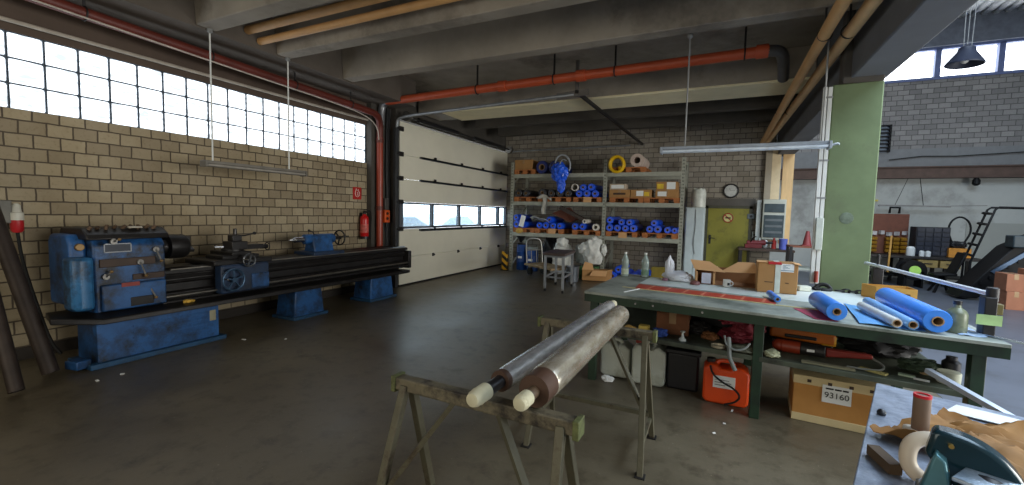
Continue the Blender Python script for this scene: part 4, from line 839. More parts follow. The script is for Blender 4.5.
bench_roll('small_blue_tube','thin blue tube standing out behind the brown taped carton on the workbench',(.485,4.24,zt+.028),(.455,4.56,zt+.028),.027,BF,.5,cat='tube')
# bottles
pet = glass_mat('clear_pet', (226,236,228), .08, .72)
def bottle(label, x, y, col_l):
    t = thing('water_bottle', label, 'bottle', (x,y,.86), 'clear bottles on the workbench'); o = (x,y,.86)
    G(o).lathe((x,y,.862),(0,0,1),[(.036,0),(.042,.006),(.042,.10),(.038,.115),(.042,.13),(.042,.175),(.036,.20),(.020,.245),(.014,.255),(.014,.268)],18).build('bottle_body', M('pet_plastic',(150,164,158),.1,var=.15), t)
    G(o).cyl((x,y,1.128),(x,y,1.146),.017,n=14).build('cap', M('cap_white',(214,216,212),.5), t)
    G(o).lathe((x,y,.89),(0,0,1),[(.0432,0),(.0432,.065)],18,(False,False)).build('label', col_l, t)
bottle('clear water bottle at the back left corner of the workbench, left one of two', -.96, 5.14, M('label_green_white',(196,206,184),.5,var=.2,sc=20))
bottle('clear water bottle on the workbench next to the olive-yellow box', -.74, 5.19, M('label_dark_green',(120,150,128),.5,var=.3,sc=20))
carton('box', 'small olive-yellow box on the workbench behind the right bottle', -.68,-.47,5.24,5.36,.862,.975,mat=M('olive_yellow_box',(166,146,52),.6),cat='box',tape=False)
pb = thing('plastic_bag', 'crumpled white plastic bag on the workbench left of the open carton', 'plastic bag', (-.36,5.1,.866)); po2 = (-.36,5.1,.866)
G(po2).ell((-.37,5.12,.905),(.16,.11,.07),rough=.2,seed=12,flat=-.037,fq=4.5).ell((-.47,5.14,.98),(.05,.05,.14),rough=.2,seed=17,fq=4.5).build('bag_body', M('white_thin_plastic',(206,208,214),.35,var=.08,bump=.1), pb)
tag(G((-.5,5.05,.866)).lathe((-.5,5.02,.8665),(0,0,1),[(.03,0),(.032,.02),(.02,.03)],14).build('stopper', M('mauve_cap',(120,84,96),.5)), 'small mauve stopper in front of the white plastic bag', 'stopper')
tag(G((-.2,4.97,.866)).lathe((-.19,4.93,.8665),(0,0,1),[(.05,0),(.052,.008),(.042,.027),(.018,.038),(.001,.040)],22).build('upturned_bowl', M('pinkish_lid',(112,70,68),.5)), 'pink-brown upturned bowl on the workbench behind the red tape', 'bowl')
# open carton
oc = thing('open_carton', 'open brown carton lying on the workbench with raised flaps and its dark inside showing', 'carton', (.12,5.12,.866)); oo2 = (.12,5.12,.866)
def wall(p, v, m, nm='panel'): G(oo2).prism(p, v).build(nm, m, oc)
zb = .866; cin = M('cardboard_inside',(136,96,62),.9,var=.08)
wall([(-.20,5.02,zb),(.385,4.99,zb),(.385,5.30,zb),(-.20,5.33,zb)],(0,0,.006),cin)
wall([(-.20,5.33,zb),(.385,5.30,zb),(.385,5.30,zb+.16),(-.20,5.33,zb+.16)],(0,.006,0),cin)
wall([(-.20,5.02,zb),(-.20,5.33,zb),(-.20,5.33,zb+.16),(-.20,5.02,zb+.16)],(.006,0,0),cardboard_lit)
wall([(.385,4.99,zb),(.385,5.30,zb),(.385,5.30,zb+.17),(.385,4.99,zb+.17)],(.006,0,0),cardboard_lit)
wall([(-.22,5.02,zb+.165),(.02,5.01,zb+.14),(.02,5.33,zb+.16),(-.20,5.33,zb+.17)],(0,0,.006),cardboard_lit,'flap')
wall([(-.25,5.05,zb+.245),(-.06,5.04,zb+.235),(.09,5.00,zb+.14),(-.20,5.0,zb+.15)],(0,.004,.006),cardboard_lit,'flap')
wall([(.05,5.03,zb+.14),(.21,5.08,zb+.245),(.36,5.06,zb+.25),(.385,4.98,zb+.155)],(0,.004,.006),cardboard_lit,'flap')
wall([(-.02,5.01,zb),(.0,5.01,zb),(.0,5.01,zb+.12),(-.02,5.01,zb+.13)],(.0,.20,0),cardboard_lit)
wall([(-.20,5.02,zb),(-.17,5.02,zb),(-.17,5.02,zb+.13),(-.20,5.02,zb+.13)],(.0,.005,0),cardboard_lit)
G(oo2).box(-.13,-.04,5.005,5.012,zb+.01,zb+.12).build('white_label', M('pale_lilac_paper',(204,206,220),.6), oc)
mg = thing('mug', 'small white mug with dark square mark in front of the open carton', 'mug', (.11,4.96,.866)); mo2 = (.11,4.96,.866)
G(mo2).lathe((.11,4.95,.867),(0,0,1),[(.03,0),(.036,.005),(.036,.072),(.032,.072),(.03,.01)],20).build('cup', M('mug_white',(208,206,200),.3), mg)
G(mo2).tube([(.146,4.95,.925),(.168,4.95,.915),(.168,4.95,.89),(.146,4.95,.88)],.006,8,sm=2).build('handle', M('mug_white',(208,206,200),.3), mg)
G(mo2).box(.115,.138,4.910,4.919,.885,.912).build('dark_mark', black, mg)
# taped carton
tc = carton('carton','closed brown carton with white parcel tape and red sticker on the workbench',.37,.70,4.80,5.06,.866,1.155,tape=False)
too = tuple(tc.location)
G(too).box(.515,.56,4.796,4.80,.866,1.156).box(.515,.56,4.796,5.06,1.155,1.158).build('white_tape', M('white_parcel_tape',(200,206,196),.4), tc)
G(too).box(.56,.665,4.795,4.80,1.075,1.15).build('paper_label', paper_white, tc)
G(too).box(.455,.565,4.793,4.86,1.14,1.162).build('red_sticker', M('red_sticker',(176,26,34),.5), tc, bev=.002)
G(too).prism([(.36,4.78,1.157),(.44,4.79,1.157),(.44,4.90,1.157),(.36,4.92,1.157)],(0,0,.004)).prism([(.66,4.78,1.157),(.72,4.77,1.145),(.72,4.93,1.15),(.66,4.94,1.157)],(0,0,.004)).build('top_flap', cardboard_lit, tc)
g = G(too).box(.56,.665,4.7935,4.7955,1.085,1.092)
for k in range(5): g.box(.575,.575+.02+.05*((k*37)%10)/10,4.7935,4.7955,1.10+k*.009,1.1035+k*.009)
g.build('label_print', M('print_blue_grey',(96,130,150),.6), tc)
G(too).box(.43,.50,4.7975,4.80,.965,.972).box(.60,.63,4.7975,4.80,.965,.972).build('faint_print', dlab, tc)
tag(G((.80,5.1,.866)).obox((.80,5.12,.892),(.11,.09,.05),rz=.2).build('white_block', M('white_foam_block',(206,210,196),.7), bev=.008), 'small white block between the taped carton and the column', 'block')
tag(G((1.0,5.4,.86)).tube([(.92,5.28,.88),(.96,5.30,.92),(1.02,5.30,.925),(1.06,5.27,.88),(1.02,5.24,.87),(.97,5.25,.88)],.020,8,sm=2).ell((.93,5.25,.885),(.04,.03,.02),rough=.3,seed=3).build('shackle', M('black_iron_shackle',(30,28,26),.5,.4)), 'black iron clamp on the workbench at the foot of the column', 'clamp')
g = G((1.3,5.25,.86))
for k in range(8):
    c = Vector((1.12+.052*k,5.24+.01*math.sin(k*2),.88)); v = k%2
    g.tube([c+Vector((.036*math.cos(i*PI/6), .018*math.sin(i*PI/6)*(1-v), .018*math.sin(i*PI/6)*v)) for i in range(12)],.008,6,closed=True)
tag(g.build('chain', M('black_chain',(28,26,26),.5,.4)), 'black chain lying along the back of the workbench beside the column', 'chain')
yc = thing('open_box', 'small open yellow-brown box with dark print at the back right of the workbench', 'box', (1.42,5.02,.86)); yo = (1.42,5.02,.86)
ym = M('yellow_brown_card',(186,140,66),.8,var=.08)
P0, P1, P2, P3 = Vector((1.27,5.14,.862)),Vector((1.33,4.97,.862)),Vector((1.60,4.92,.862)),Vector((1.60,5.14,.862))
for a, b in ((P0,P1),(P1,P2),(P2,P3),(P3,P0)):
    n = Vector((0,0,.12)); d = (b-a).normalized().cross(Vector((0,0,1)))*.005; G(yo).prism([a,b,b+n,a+n],d).build('side', ym, yc)
G(yo).prism([P0,P1,P2,P3],(0,0,.006)).build('bottom', ym, yc)
G(yo).prism([P1+(P2-P1)*.55+Vector((0,-.006,.045)),P1+(P2-P1)*.85+Vector((0,-.006,.045)),P1+(P2-P1)*.85+Vector((0,-.006,.075)),P1+(P2-P1)*.55+Vector((0,-.006,.075))],(0,.002,0)).build('dark_print', dlab, yc)
# dirty bottle, rail with posts
dbt = thing('dirty_bottle', 'dirty grey-green plastic bottle at the front right corner of the workbench', 'bottle', (1.44,3.785,.86)); dbo = (1.44,3.785,.86)
G(dbo).lathe((1.44,3.785,.861),(0,0,1),[(.05,0),(.055,.008),(.055,.12),(.045,.145),(.02,.165),(.018,.185)],20).build('bottle_body', M('murky_plastic',(120,126,100),.35,var=.3,sc=10,dirt=(70,72,56),dsc=8), dbt)
G(dbo).cyl((1.44,3.785,1.045),(1.44,3.785,1.07),.022,n=14).build('cap', black_plastic, dbt)
rl = thing('cutting_rail', 'bright steel rail on two dark posts over the right end of the workbench', 'rail', (1.55,4.5,.86)); ro = (1.55,4.5,.86)
G(ro).bar((1.36,5.45,1.155),(1.605,3.80,1.125),.035,.025).build('rail_bar', M('polished_rail',(222,228,238),.25,.35,var=.04), rl, bev=.004)
G(ro).box(1.56,1.62,3.76,3.84,.862,1.11).cyl((1.605,3.80,1.08),(1.605,3.80,1.17),.03).build('near_post', dark_steel, rl, bev=.006)
G(ro).box(1.61,1.65,3.765,3.81,1.0,1.07).build('clamp_block', M('ochre_clamp',(104,92,48),.6), rl, bev=.005)
G(ro).box(1.36,1.44,5.2,5.27,.862,1.13).cyl((1.40,5.23,1.1),(1.40,5.23,1.26),.012).build('far_post', dark_steel, rl, bev=.006)
tag(G((1.6,3.74,.97)).prism([(1.52,3.752,.935),(1.635,3.738,.935),(1.635,3.738,1.0),(1.52,3.752,1.0)],(0,-.004,0)).build('green_tag', M('pale_green_tag',(176,206,140),.6)), 'pale green tag on the near post of the steel rail', 'tag')
tag(G((1.42,5.18,.95)).prism([(1.36,5.192,.87),(1.47,5.192,.87),(1.45,5.192,.95),(1.38,5.192,.95)],(0,-.006,0)).build('green_tag', M('pale_green_tag',(176,206,140),.6)), 'pale green tag at the foot of the far post of the steel rail', 'tag')
tag(G((1.64,3.7,.862)).bar((1.50,3.86,.868),(1.70,3.60,.868),.03,.010).build('flat_bar', bright_steel), 'bright flat steel bar lying across the front right corner of the workbench', 'bar')
# things on the lower shelf
zs = .501
carton('box','brown cardboard box on the lower bench shelf, behind the far trestle leg',-.47,-.19,4.14,4.5,zs,zs+.20,mat=M('brown_shelf_box',(120,76,48),.8),cat='box')
carton('box','small yellow and white box on the left end of the lower bench shelf',-.61,-.52,4.02,4.10,zs,zs+.075,mat=M('yellow_white_box',(214,186,90),.6),cat='box',tape=False,lab=[(.1,.9,.1,.55,paper_white)])
tag(G((-.68,4.0,zs)).ell((-.69,4.05,zs+.03),(.05,.05,.03),rough=.3,seed=5,flat=-.029).build('ochre_rag', M('ochre_rag',(196,160,90),.9)), 'ochre rag lump on the lower bench shelf left of the yellow and white box', 'rag')
tag(G((-.42,3.98,zs)).ell((-.42,4.0,zs+.04),(.07,.04,.04),rough=.4,seed=7,flat=-.039).build('blue_cloth', M('dark_blue_cloth',(38,66,140),.8)), 'blue cloth on the lower bench shelf in front of the brown box', 'cloth')
tag(G((-.22,3.96,zs)).lathe((-.23,3.99,zs),(0,0,1),[(.03,0),(.03,.012),(.012,.03),(.008,.07),(.02,.075),(.02,.082)],14).build('spray_nozzle', M('white_nozzle',(206,214,212),.4)), 'small white nozzle on the lower bench shelf below the brown box', 'nozzle')
tag(G((-.04,4.1,zs)).ell((-.02,4.12,zs+.035),(.07,.06,.036),rough=.35,seed=19,flat=-.035).build('brown_lump', M('brown_leather',(120,76,40),.7)), 'brown leather lump in the middle of the left half of the lower bench shelf', 'leather')
tag(G((.06,3.95,zs)).lathe((.05,3.93,zs),(0,0,1),[(.05,0),(.055,.006),(.055,.022),(.045,.022),(.04,.006)],18).build('tin_lid', M('pale_tin',(196,186,160),.35,.5)), 'pale tin lid on the lower bench shelf above the orange canister', 'lid')
g = G((.22,4.1,zs)).ell((.14,4.12,.71),(.10,.07,.05),rough=.35,seed=41).ell((.27,4.16,.66),(.12,.10,.10),rough=.35,seed=44).ell((.20,4.2,.56),(.14,.12,.06),rough=.3,seed=49,flat=-.058)
tag(g.build('red_cloth', M('shaded_pink_cloth',(120,34,48),.7,var=.3)), 'dark pink-red cloth heap on the lower bench shelf left of the middle leg', 'cloth')  # colour darkened to stand in for the shade under the bench
tag(G((.17,3.9,zs)).tube([(.09,3.80,.64),(.10,3.79,.58),(.14,3.78,.545),(.19,3.77,.54),(.24,3.78,.56),(.27,3.80,.60)],.008,8,sm=2).tube([(.12,3.80,.63),(.13,3.79,.55),(.13,3.78,.48),(.165,3.80,.40),(.18,3.80,.37)],.016,8,sm=2).build('grey_cable', M('pale_grey_cable',(120,124,120),.5)), 'grey hose loop hanging over the lower bench shelf edge above the orange canister', 'hose')
def lump(name, label, c, r, seed, rgb, cat):
    tag(G((c[0],c[1],zs)).ell((c[0],c[1],zs+r[2]*.95),r,rough=.35,seed=seed,flat=-r[2]*.95).build(name, M(name+'_m', rgb, .7, var=.3)), label, cat)
lump('dark_glove','dark crumpled glove on the lower bench shelf below the nozzle',(-.12,4.3,0),(.12,.10,.06),61,(34,32,32),'glove')
lump('white_rag','dirty white rag on the lower bench shelf right of the middle leg',(.43,3.86,0),(.055,.04,.03),66,(176,180,150),'rag')
lump('grey_rag','grey-brown rag heap on the lower bench shelf left of the middle leg',(.22,3.88,0),(.11,.05,.03),71,(92,92,76),'rag')
lump('tangled_cloth','large tangle of black cloth on the right of the lower bench shelf',(1.22,4.45,0),(.26,.28,.11),77,(28,28,30),'cloth')
carton('filler_case','black plastic case added to darken the back of the lower bench shelf, left half',-.12,.28,4.65,5.0,zs,zs+.2,mat=black_plastic,cat='case',tape=False,group=None)  # dark box added only to deepen the shade on the shelf
carton('filler','black toolbox added to darken the back of the lower bench shelf, right half',.50,.98,4.6,4.95,zs,zs+.22,mat=black_plastic,cat='filler',tape=False)  # second dark box, added for the same shading
lump('green_rag','dark green rag on the lower bench shelf, right of the orange tools',(1.36,4.0,0),(.12,.10,.05),83,(60,76,58),'rag')
ot = thing('power_tool','long orange power tool on the lower bench shelf right of the middle leg','power tool',(.68,4.3,zs)); oto = (.68,4.3,zs)
G(oto).obox((.68,4.30,zs+.115),(.46,.16,.10),rz=-.1,ry=.04).build('tool_body', M('tool_orange_shaded',(176,94,22),.45), ot, bev=.02)  # orange lowered, under-bench shade is put into the colour
G(oto).obox((.66,4.21,zs+.105),(.22,.03,.025),rz=-.1).obox((.68,4.30,zs+.03),(.42,.14,.06),rz=-.1).build('tool_underside', black_plastic, ot, bev=.006)
G(oto).obox((.86,4.27,zs+.10),(.10,.13,.085),rz=-.1).build('tool_end', M('tool_yellow',(206,150,30),.5), ot, bev=.01)
o2 = thing('angle_grinder','red and black power tool lying in front of the long orange power tool','power tool',(.78,4.05,zs)); g2 = (.78,4.05,zs)
G(g2).cyl((.64,4.06,zs+.05),(.80,4.03,zs+.05),.045).build('motor_body', M('grinder_black',(36,34,34),.5), o2, bev=.006)
G(g2).cyl((.52,4.08,zs+.05),(.64,4.06,zs+.05),.05).ell((.50,4.09,zs+.05),(.05,.055,.048)).build('red_head', M('grinder_red_shaded',(150,54,28),.45), o2)  # red lowered as well to carry the shade under the bench
G(g2).prism([(.80,4.0,zs+.02),(1.08,3.97,zs+.055),(1.08,3.97,zs+.085),(.80,4.0,zs+.085)],(0,.06,0)).build('red_handle', M('grinder_red_shaded2',(130,40,32),.5), o2, bev=.01)
G(g2).obox((.70,3.999,zs+.055),(.05,.004,.02)).build('label', paper_white, o2)
G(g2).tube([(1.08,4.0,zs+.06),(1.14,3.93,zs+.03),(1.10,3.86,zs+.012),(.98,3.84,zs+.012),(.90,3.86,zs+.012)],.008,8,sm=2).build('cable', M('pale_grey_cable',(120,124,120),.5), o2)
for i, (x, y, w, d, rz, rgb, lb) in enumerate([(1.05,3.85,.16,.05,-.6,(166,156,96),'pale yellow slip on the lower bench shelf near its right end'),(1.24,3.86,.09,.04,-.3,(186,206,180),'pale green slip on the right of the lower bench shelf'),(1.30,3.80,.08,.012,-.3,(214,216,210),'thin white stick on the right of the lower bench shelf'),(.78,3.83,.32,.05,-.13,(120,116,92),'greenish-grey wooden slat along the front of the lower bench shelf')]):
    tag(G((x,y,zs)).obox((x,y,zs+.007),(w,d,.012),rz=rz).build('slip' if i != 3 else 'slat', M('slip_%d'%i, rgb, .6)), lb, 'slip' if i != 3 else 'slat')
wcup = thing('white_tub','short white tub at the right end of the lower bench shelf','tub',(1.45,3.84,zs))
G((1.45,3.84,zs)).lathe((1.45,3.84,zs),(0,0,1),[(.055,0),(.06,.008),(.062,.075),(.058,.08),(.05,.08)],20).build('tub_body', M('tub_white',(206,210,190),.5), wcup)
tag(G((1.38,3.92,zs)).obox((1.38,3.95,zs+.04),(.10,.06,.06),rz=.3).build('tan_block', M('tan_block',(180,150,110),.7), bev=.01), 'tan block on the lower bench shelf beside the white tub', 'block')
dcy = tag(G((1.50,3.95,zs)).lathe((1.51,3.98,zs),(0,0,1),[(.05,0),(.05,.11),(.03,.13),(.03,.15)],16).build('dark_bottle', black_plastic), 'dark bottle at the right end of the lower bench shelf behind the white tub', 'bottle')
# under the bench on the floor
def jerry(name, label, x0, x1, y, h, d, mat, cat='canister', lab=None, grp='canisters under the bench'):
    c = ((x0+x1)/2,y+d/2,0); t = thing(name, label, cat, c, grp); w = x1-x0
    G(c).prism([(x0,y,.03),(x0+.03,y,.003),(x1-.03,y,.003),(x1,y,.03),(x1,y,h*.84),(x1-.06,y,h*.96),(x0+w*.66,y,h*.96),(x0+w*.60,y,h*.88),(x0+w*.36,y,h*.88),(x0+w*.30,y,h*.97),(x0+.05,y,h*.97),(x0,y,h*.86)],(0,d,0)).build('canister_body', mat, t, bev=.022)
    G(c).tube([(x0+w*.28,y+d/2,h*.92),(x0+w*.36,y+d/2,h*1.02),(x0+w*.60,y+d/2,h*1.02),(x0+w*.68,y+d/2,h*.92)],.018,10,sm=1).build('handle', mat, t)
    G(c).cyl((x0+w*.16,y+d/2,h*.95),(x0+w*.16,y+d/2,h*1.05),.035,n=18).build('screw_cap', M('cap_dark',(40,38,36),.5) if lab else M('canister_cap',(150,60,50),.5), t)
    if lab: G(c).box(x0+w*lab[0],x0+w*lab[1],y-.004,y+.003,h*lab[2],h*lab[3]).build('label', paper_white, t)
    return t
wj = M('milky_canister',(186,190,178),.4,var=.08,dirt=(150,150,132),dsc=3)
jerry('canister','white plastic canister under the workbench at its left front leg',-.98,-.70,4.16,.34,.22,wj)
jerry('canister','bigger round-shouldered white canister under the workbench, left of the black bucket',-.67,-.37,4.10,.38,.25,wj)
oj = jerry('orange_canister','orange plastic canister with white label under the workbench, left of the middle leg',-.05,.30,3.98,.345,.20,M('canister_orange',(226,76,22),.4,var=.1,sc=3,dirt=(120,50,26),dsc=2.5,dth=(.6,.75)),lab=(.22,.70,.42,.72))
oc2 = tuple(oj.location)
g = G(oc2)
for k in range(3): g.box(.04,.06+.06*((k*3)%4)/4+.06,3.974,3.977,.168+k*.022,.172+k*.022)
g.build('label_print', dlab, oj)
G(oc2).tube([(.0,3.96,.33),(.02,3.955,.26),(.10,3.955,.20),(.18,3.955,.17),(.24,3.955,.11),(.20,3.955,.05),(.12,3.95,.02)],.008,8,sm=2).build('cord', rubber, oj)
bk = thing('black_bucket','black plastic tub under the workbench between the white and orange canisters','tub',(-.22,4.3,0)); bko = (-.22,4.3,0)
G(bko).prism([(-.36,4.14,0),(-.09,4.14,0),(-.09,4.44,0),(-.36,4.44,0)],(0,0,.34)).build('tub_body', M('black_tub',(26,26,30),.4), bk, bev=.02)
G(bko).box(-.375,-.075,4.125,4.455,.33,.37).build('rim', M('black_tub',(26,26,30),.4), bk, bev=.01)
bc2 = thing('numbered_carton','big brown carton with pale bands and numbered white label under the workbench','carton',(.9,4.1,0)); bo2 = (.9,4.1,0)
cm = M('carton_ochre',(184,130,66),.8,var=.07)
G(bo2).prism([(.60,3.98,.0),(1.14,3.94,.0),(1.17,4.36,.0),(.63,4.40,.0)],(0,0,.36)).build('carton_body', cm, bc2, bev=.006)
pale = M('carton_pale_band',(206,186,140),.7,var=.06)
G(bo2).prism([(.596,3.976,.295),(1.144,3.936,.295),(1.174,4.364,.295),(.626,4.404,.295)],(0,0,.068)).build('lid_band', pale, bc2, bev=.004)
G(bo2).prism([(.597,3.977,.0),(1.143,3.937,.0),(1.173,4.363,.0),(.627,4.403,.0)],(0,0,.06)).build('base_band', pale, bc2, bev=.004)
g = G(bo2)
for x in (.70,.83,.96,1.08): yy = 3.973-(x-.6)*.0741; g.prism([(x-.013,yy-.0,.317),(x+.013,yy-.002,.317),(x+.013,yy-.002,.34),(x-.013,yy,.34)],(0,-.002,0))
g.build('dark_squares', dlab, bc2)
lx0, lx1 = .785, .965; ly = lambda x: 3.976-(x-.6)*.0741
G(bo2).prism([(lx0,ly(lx0)-.001,.185),(lx1,ly(lx1)-.001,.185),(lx1,ly(lx1)-.001,.32),(lx0,ly(lx0)-.001,.32)],(0,-.003,0)).build('label', paper_white, bc2)
ca_ = math.atan2(-.0741,1)
lettering('label_number','93160',.062,black,bc2,((lx0+lx1)/2-.9,ly((lx0+lx1)/2)-.006-4.1,.243),(R(90),0,ca_))
g = G(bo2)
for a, b in ((.0,.35),(.4,.7),(.75,1.0)): g.prism([(lx0+.02+a*.14,ly(lx0+.02+a*.14)-.005,.288),(lx0+.02+b*.14,ly(lx0+.02+b*.14)-.005,.288),(lx0+.02+b*.14,ly(lx0+.02+b*.14)-.005,.30),(lx0+.02+a*.14,ly(lx0+.02+a*.14)-.005,.30)],(0,-.001,0))
g.build('label_print', black, bc2)
tag(G((1.35,3.4,.45)).bar((1.30,3.72,.60),(1.55,3.15,.50),.04,.03).build('silver_bar', M('aluminium_profile',(200,210,226),.35,.3)), 'bright aluminium bar leaning from the lower bench shelf out past the right end', 'bar')
tag(G((-.86,4.02,0)).ell((-.87,4.02,.03),(.06,.03,.03),rough=.4,seed=91,flat=-.029).build('paper_scrap', paper_white), 'crumpled white paper scrap on the floor in front of the white canisters', 'paper')
for i, (x, y) in enumerate([(.12,3.62),(.05,3.42),(.18,3.9)]):
    tag(G((x,y,0)).obox((x,y,.003),(.05 if i == 2 else .02,.012,.005),rz=i*.7).build('white_scrap', paper_white), ['tiny white scrap on the floor in front of the middle bench leg','tiny white scrap on the floor, nearest the camera of those before the bench','white sliver on the floor at the foot of the orange canister'][i], 'scrap')

# ---------------------------------------------------------------- trestles with the wrapped rollers
tr_m = M('trestle_steel', (92,88,70), .55, .25, var=.3, sc=6, dirt=(60,46,34), dsc=6)
tr_w = M('trestle_beam_grime', (112,104,84), .6, .1, var=.3, sc=8, dirt=(44,38,32), dsc=7, dth=(.45,.62))
def trestle(label, x0, x1, y, zt_, spread, yaw=0.0):
    c = ((x0+x1)/2,y,0); t = thing('trestle', label, 'trestle', c, 'steel trestles', yaw); h = (x1-x0)/2
    G().box(-h,h,-.03,.03,zt_-.055,zt_).build('top_beam', tr_w, t, bev=.006)
    for s in (-1,1): G().box(s*h-.012,s*h+.012,-.036,.036,zt_-.065,zt_+.006).build('end_cap', M('lime_paint',(98,104,62),.7,var=.35,sc=30,dirt=(58,52,40),dsc=14), t, bev=.003)
    for sx in (-1,1):
        for sy in (-1,1):
            l = G().bar((sx*(h-.06),sy*.02,zt_-.03),(sx*(h-.02),sy*spread,.0),.035,.035).build('leg', tr_m, t, bev=.003)
            G().box(sx*(h-.02)-.03,sx*(h-.02)+.03,sy*spread-.03,sy*spread+.03,0,.008).build('foot', dark_steel, l)
        G().bar((sx*(h-.03),-spread*.78,.16),(sx*(h-.03),spread*.78,.16),.02,.03).build('side_tie', tr_m, t)
        G().bar((sx*(h-.05),-spread*.48,zt_*.46),(sx*.11,-.015,zt_-.05),.03,.02).build('brace', tr_m, t)
    G().bar((-h+.04,spread*.72,.20),(h-.04,spread*.72,.20),.03,.03).build('long_tie', tr_m, t)
    return t
trestle('nearer steel trestle with lime green end caps, carrying the taped ends of the rollers', -1.27, -.42, 1.50, .832, .27, -.03)
trestle('farther steel trestle between the workbench and the roller tips', -1.12, -.33, 2.88, .832, .26)
film_a = foil_mat('silver_wrap_film', (178,178,176), (226,226,228), .2, .6, (9,3,9))
film_b = foil_mat('brownish_wrap_film', (168,156,134), (214,208,194), .2, .6, (8,2.5,8))
rust_end = M('rust_brown_rubber', (76,52,38), .6, var=.2)
tape_w = M('cream_crepe_tape', (206,200,170), .8, var=.08, bump=.3)
def roller(label, a, b, r, film, shaft_r, sl, tip, shaft_m, clipped):
    a, b = Vector(a), Vector(b); d = (b-a).normalized(); o = tuple((a+b)/2-Vector((0,0,r))); t = thing('wrapped_roller', label, 'roller', o, 'wrapped rollers'); ln = (b-a).length
    G(o).lathe(a,d,[(shaft_r,0),(r*.93,.0),(r*.95,.012),(r*.95,ln-.012),(r*.9,ln),(shaft_r,ln)],36).build('roller_core', rust_end, t)
    prof = [(r*.955,.03 if not clipped else .10)]; random.seed(int(r*1000))
    for i in range(1,24): prof.append((r*(1.0+.012*random.random()), (.02 if not clipped else .05)+(ln-.06)*i/24*.97))
    prof.append((r*.96,ln-.01))
    G(o).lathe(a,d,prof,36,(False,False)).build('wrap_film', film, t)
    G(o).lathe(a-d*sl,d,[(shaft_r*.9,0),(shaft_r,.01),(shaft_r,sl+.01)],24).build('shaft', shaft_m, t)
    pr = [(shaft_r*1.1*.45,-sl-tip),(shaft_r*1.1*.86,-sl-tip+.004),(shaft_r*1.1*1.06,-sl-tip*.7),(shaft_r*1.1*1.0,-sl-tip*.55),(shaft_r*1.1*1.15,-sl-tip*.4),(shaft_r*1.1*1.08,-sl-tip*.25),(shaft_r*1.1*1.12,-sl-.0),(shaft_r*1.1*1.12,-sl+.03),(shaft_r*1.1*1.0,-sl+.034)]
    G(o).lathe(a,d,pr,22).build('taped_end', tape_w, t)
    G(o).lathe(b,d,[(shaft_r,0),(shaft_r,.05),(shaft_r*1.05,.05),(shaft_r*1.05,.11),(shaft_r*.6,.13)],22).build('far_taped_end', tape_w, t)
    return t
roller('thinner silver-wrapped roller on the trestles with black shaft and taped tip', (-.78,1.56,.832+.047), (-.715,3.28,.832+.047), .047, film_a, .027, .14, .075, M('black_shaft',(30,28,30),.4), False)
roller('thicker wrapped roller on the trestles with brown end and short taped tip', (-.60,1.49,.832+.067), (-.575,2.96,.832+.067), .067, film_b, .024, .09, .045, M('brown_shaft',(92,74,56),.5), True)

# ---------------------------------------------------------------- near table with machine, bottom right
NO = (1.0,1.8,0)
nt_ = thing('steel_table', 'steel-topped table in the near right corner of the view', 'table', NO)
G(NO).prism([(.725,2.60,.76),(1.80,2.17,.76),(1.38,1.0,.76),(.32,1.30,.76)],(0,0,.04)).build('table_top', foil_mat('scuffed_steel_top',(112,122,140),(170,180,198),.35,.55,(3,3,3)), nt_, bev=.004)
for x, y in ((.74,2.52),(1.72,2.14),(1.34,1.08),(.40,1.36)): G(NO).box(x-.025,x+.025,y-.025,y+.025,0,.76).build('leg', dark_steel, nt_)
g = G(NO).bar((.74,2.53,.70),(1.72,2.14,.70),.03,.08).bar((.74,2.53,.70),(.40,1.36,.70),.03,.08); g.build('under_frame', dark_steel, nt_)
tag(G((1.2,2.25,.8)).sheet(8,4,lambda u,v:(.88+.62*u+.07*v,2.33-.27*u+.10*v,.808+.012*u*math.sin(3*u+2*v)),.003).build('white_paper_sheet', paper_white), 'white paper sheet on the steel table behind the brown paper', 'paper')
def crump(u, v):
    a, b, c_, d_ = Vector((.53,1.93,0)),Vector((.84,2.24,0)),Vector((1.42,2.02,0)),Vector((1.06,1.62,0))
    p = (a*(1-v)+b*v)*(1-u)+(d_*(1-v)+c_*v)*u
    z = .835+.04*noise.noise(Vector((u*4,v*4,1.3)))+.035*noise.noise(Vector((u*9,v*8,4)))-.02*abs(noise.noise(Vector((u*16,v*14,7))))+.02*math.sin(u*PI)
    return (p.x+.02*noise.noise(Vector((u*5,v*5,9))),p.y+.02*noise.noise(Vector((u*6,v*6,5))),z)
tag(G((.95,1.95,.8)).sheet(36,28,crump,.003).build('brown_paper', M('brown_wrapping_paper',(140,98,44),.75,var=.3,sc=5)), 'crumpled brown wrapping paper on the steel table', 'paper')
tb = thing('tool_grip_tube', 'upright brown tube with red top ring standing on the steel table', 'tube', (.665,1.98,.8)); tbo = (.665,1.98,.8)
G(tbo).cyl((.685,1.98,.835),(.686,1.985,.962),.0245,n=26).build('tube_body', M('brown_grey_tube',(120,100,84),.6,var=.12,sc=6), tb)
G(tbo).pipe((.686,1.985,.956),(.686,1.985,.966),.0255,.019,26).build('red_ring', M('red_ring',(200,30,44),.45), tb)
G(tbo).cyl((.686,1.985,.956),(.686,1.985,.961),.019,n=24).build('red_inside', M('deep_red',(150,24,34),.5), tb)
G(tbo).box(.645,.725,1.945,2.02,.802,.84).build('white_foot', M('cream_plastic',(212,204,190),.45), tb, bev=.012)
G(tbo).box(.65,.685,1.942,1.95,.812,.842).build('red_foot_mark', M('red_ring',(200,30,44),.45), tb)
sw_ = thing('chop_saw', 'chop saw with dark teal blade guard and cream curved handle on the steel table', 'saw', (.62,1.55,.8)); so_ = (.62,1.55,.8)
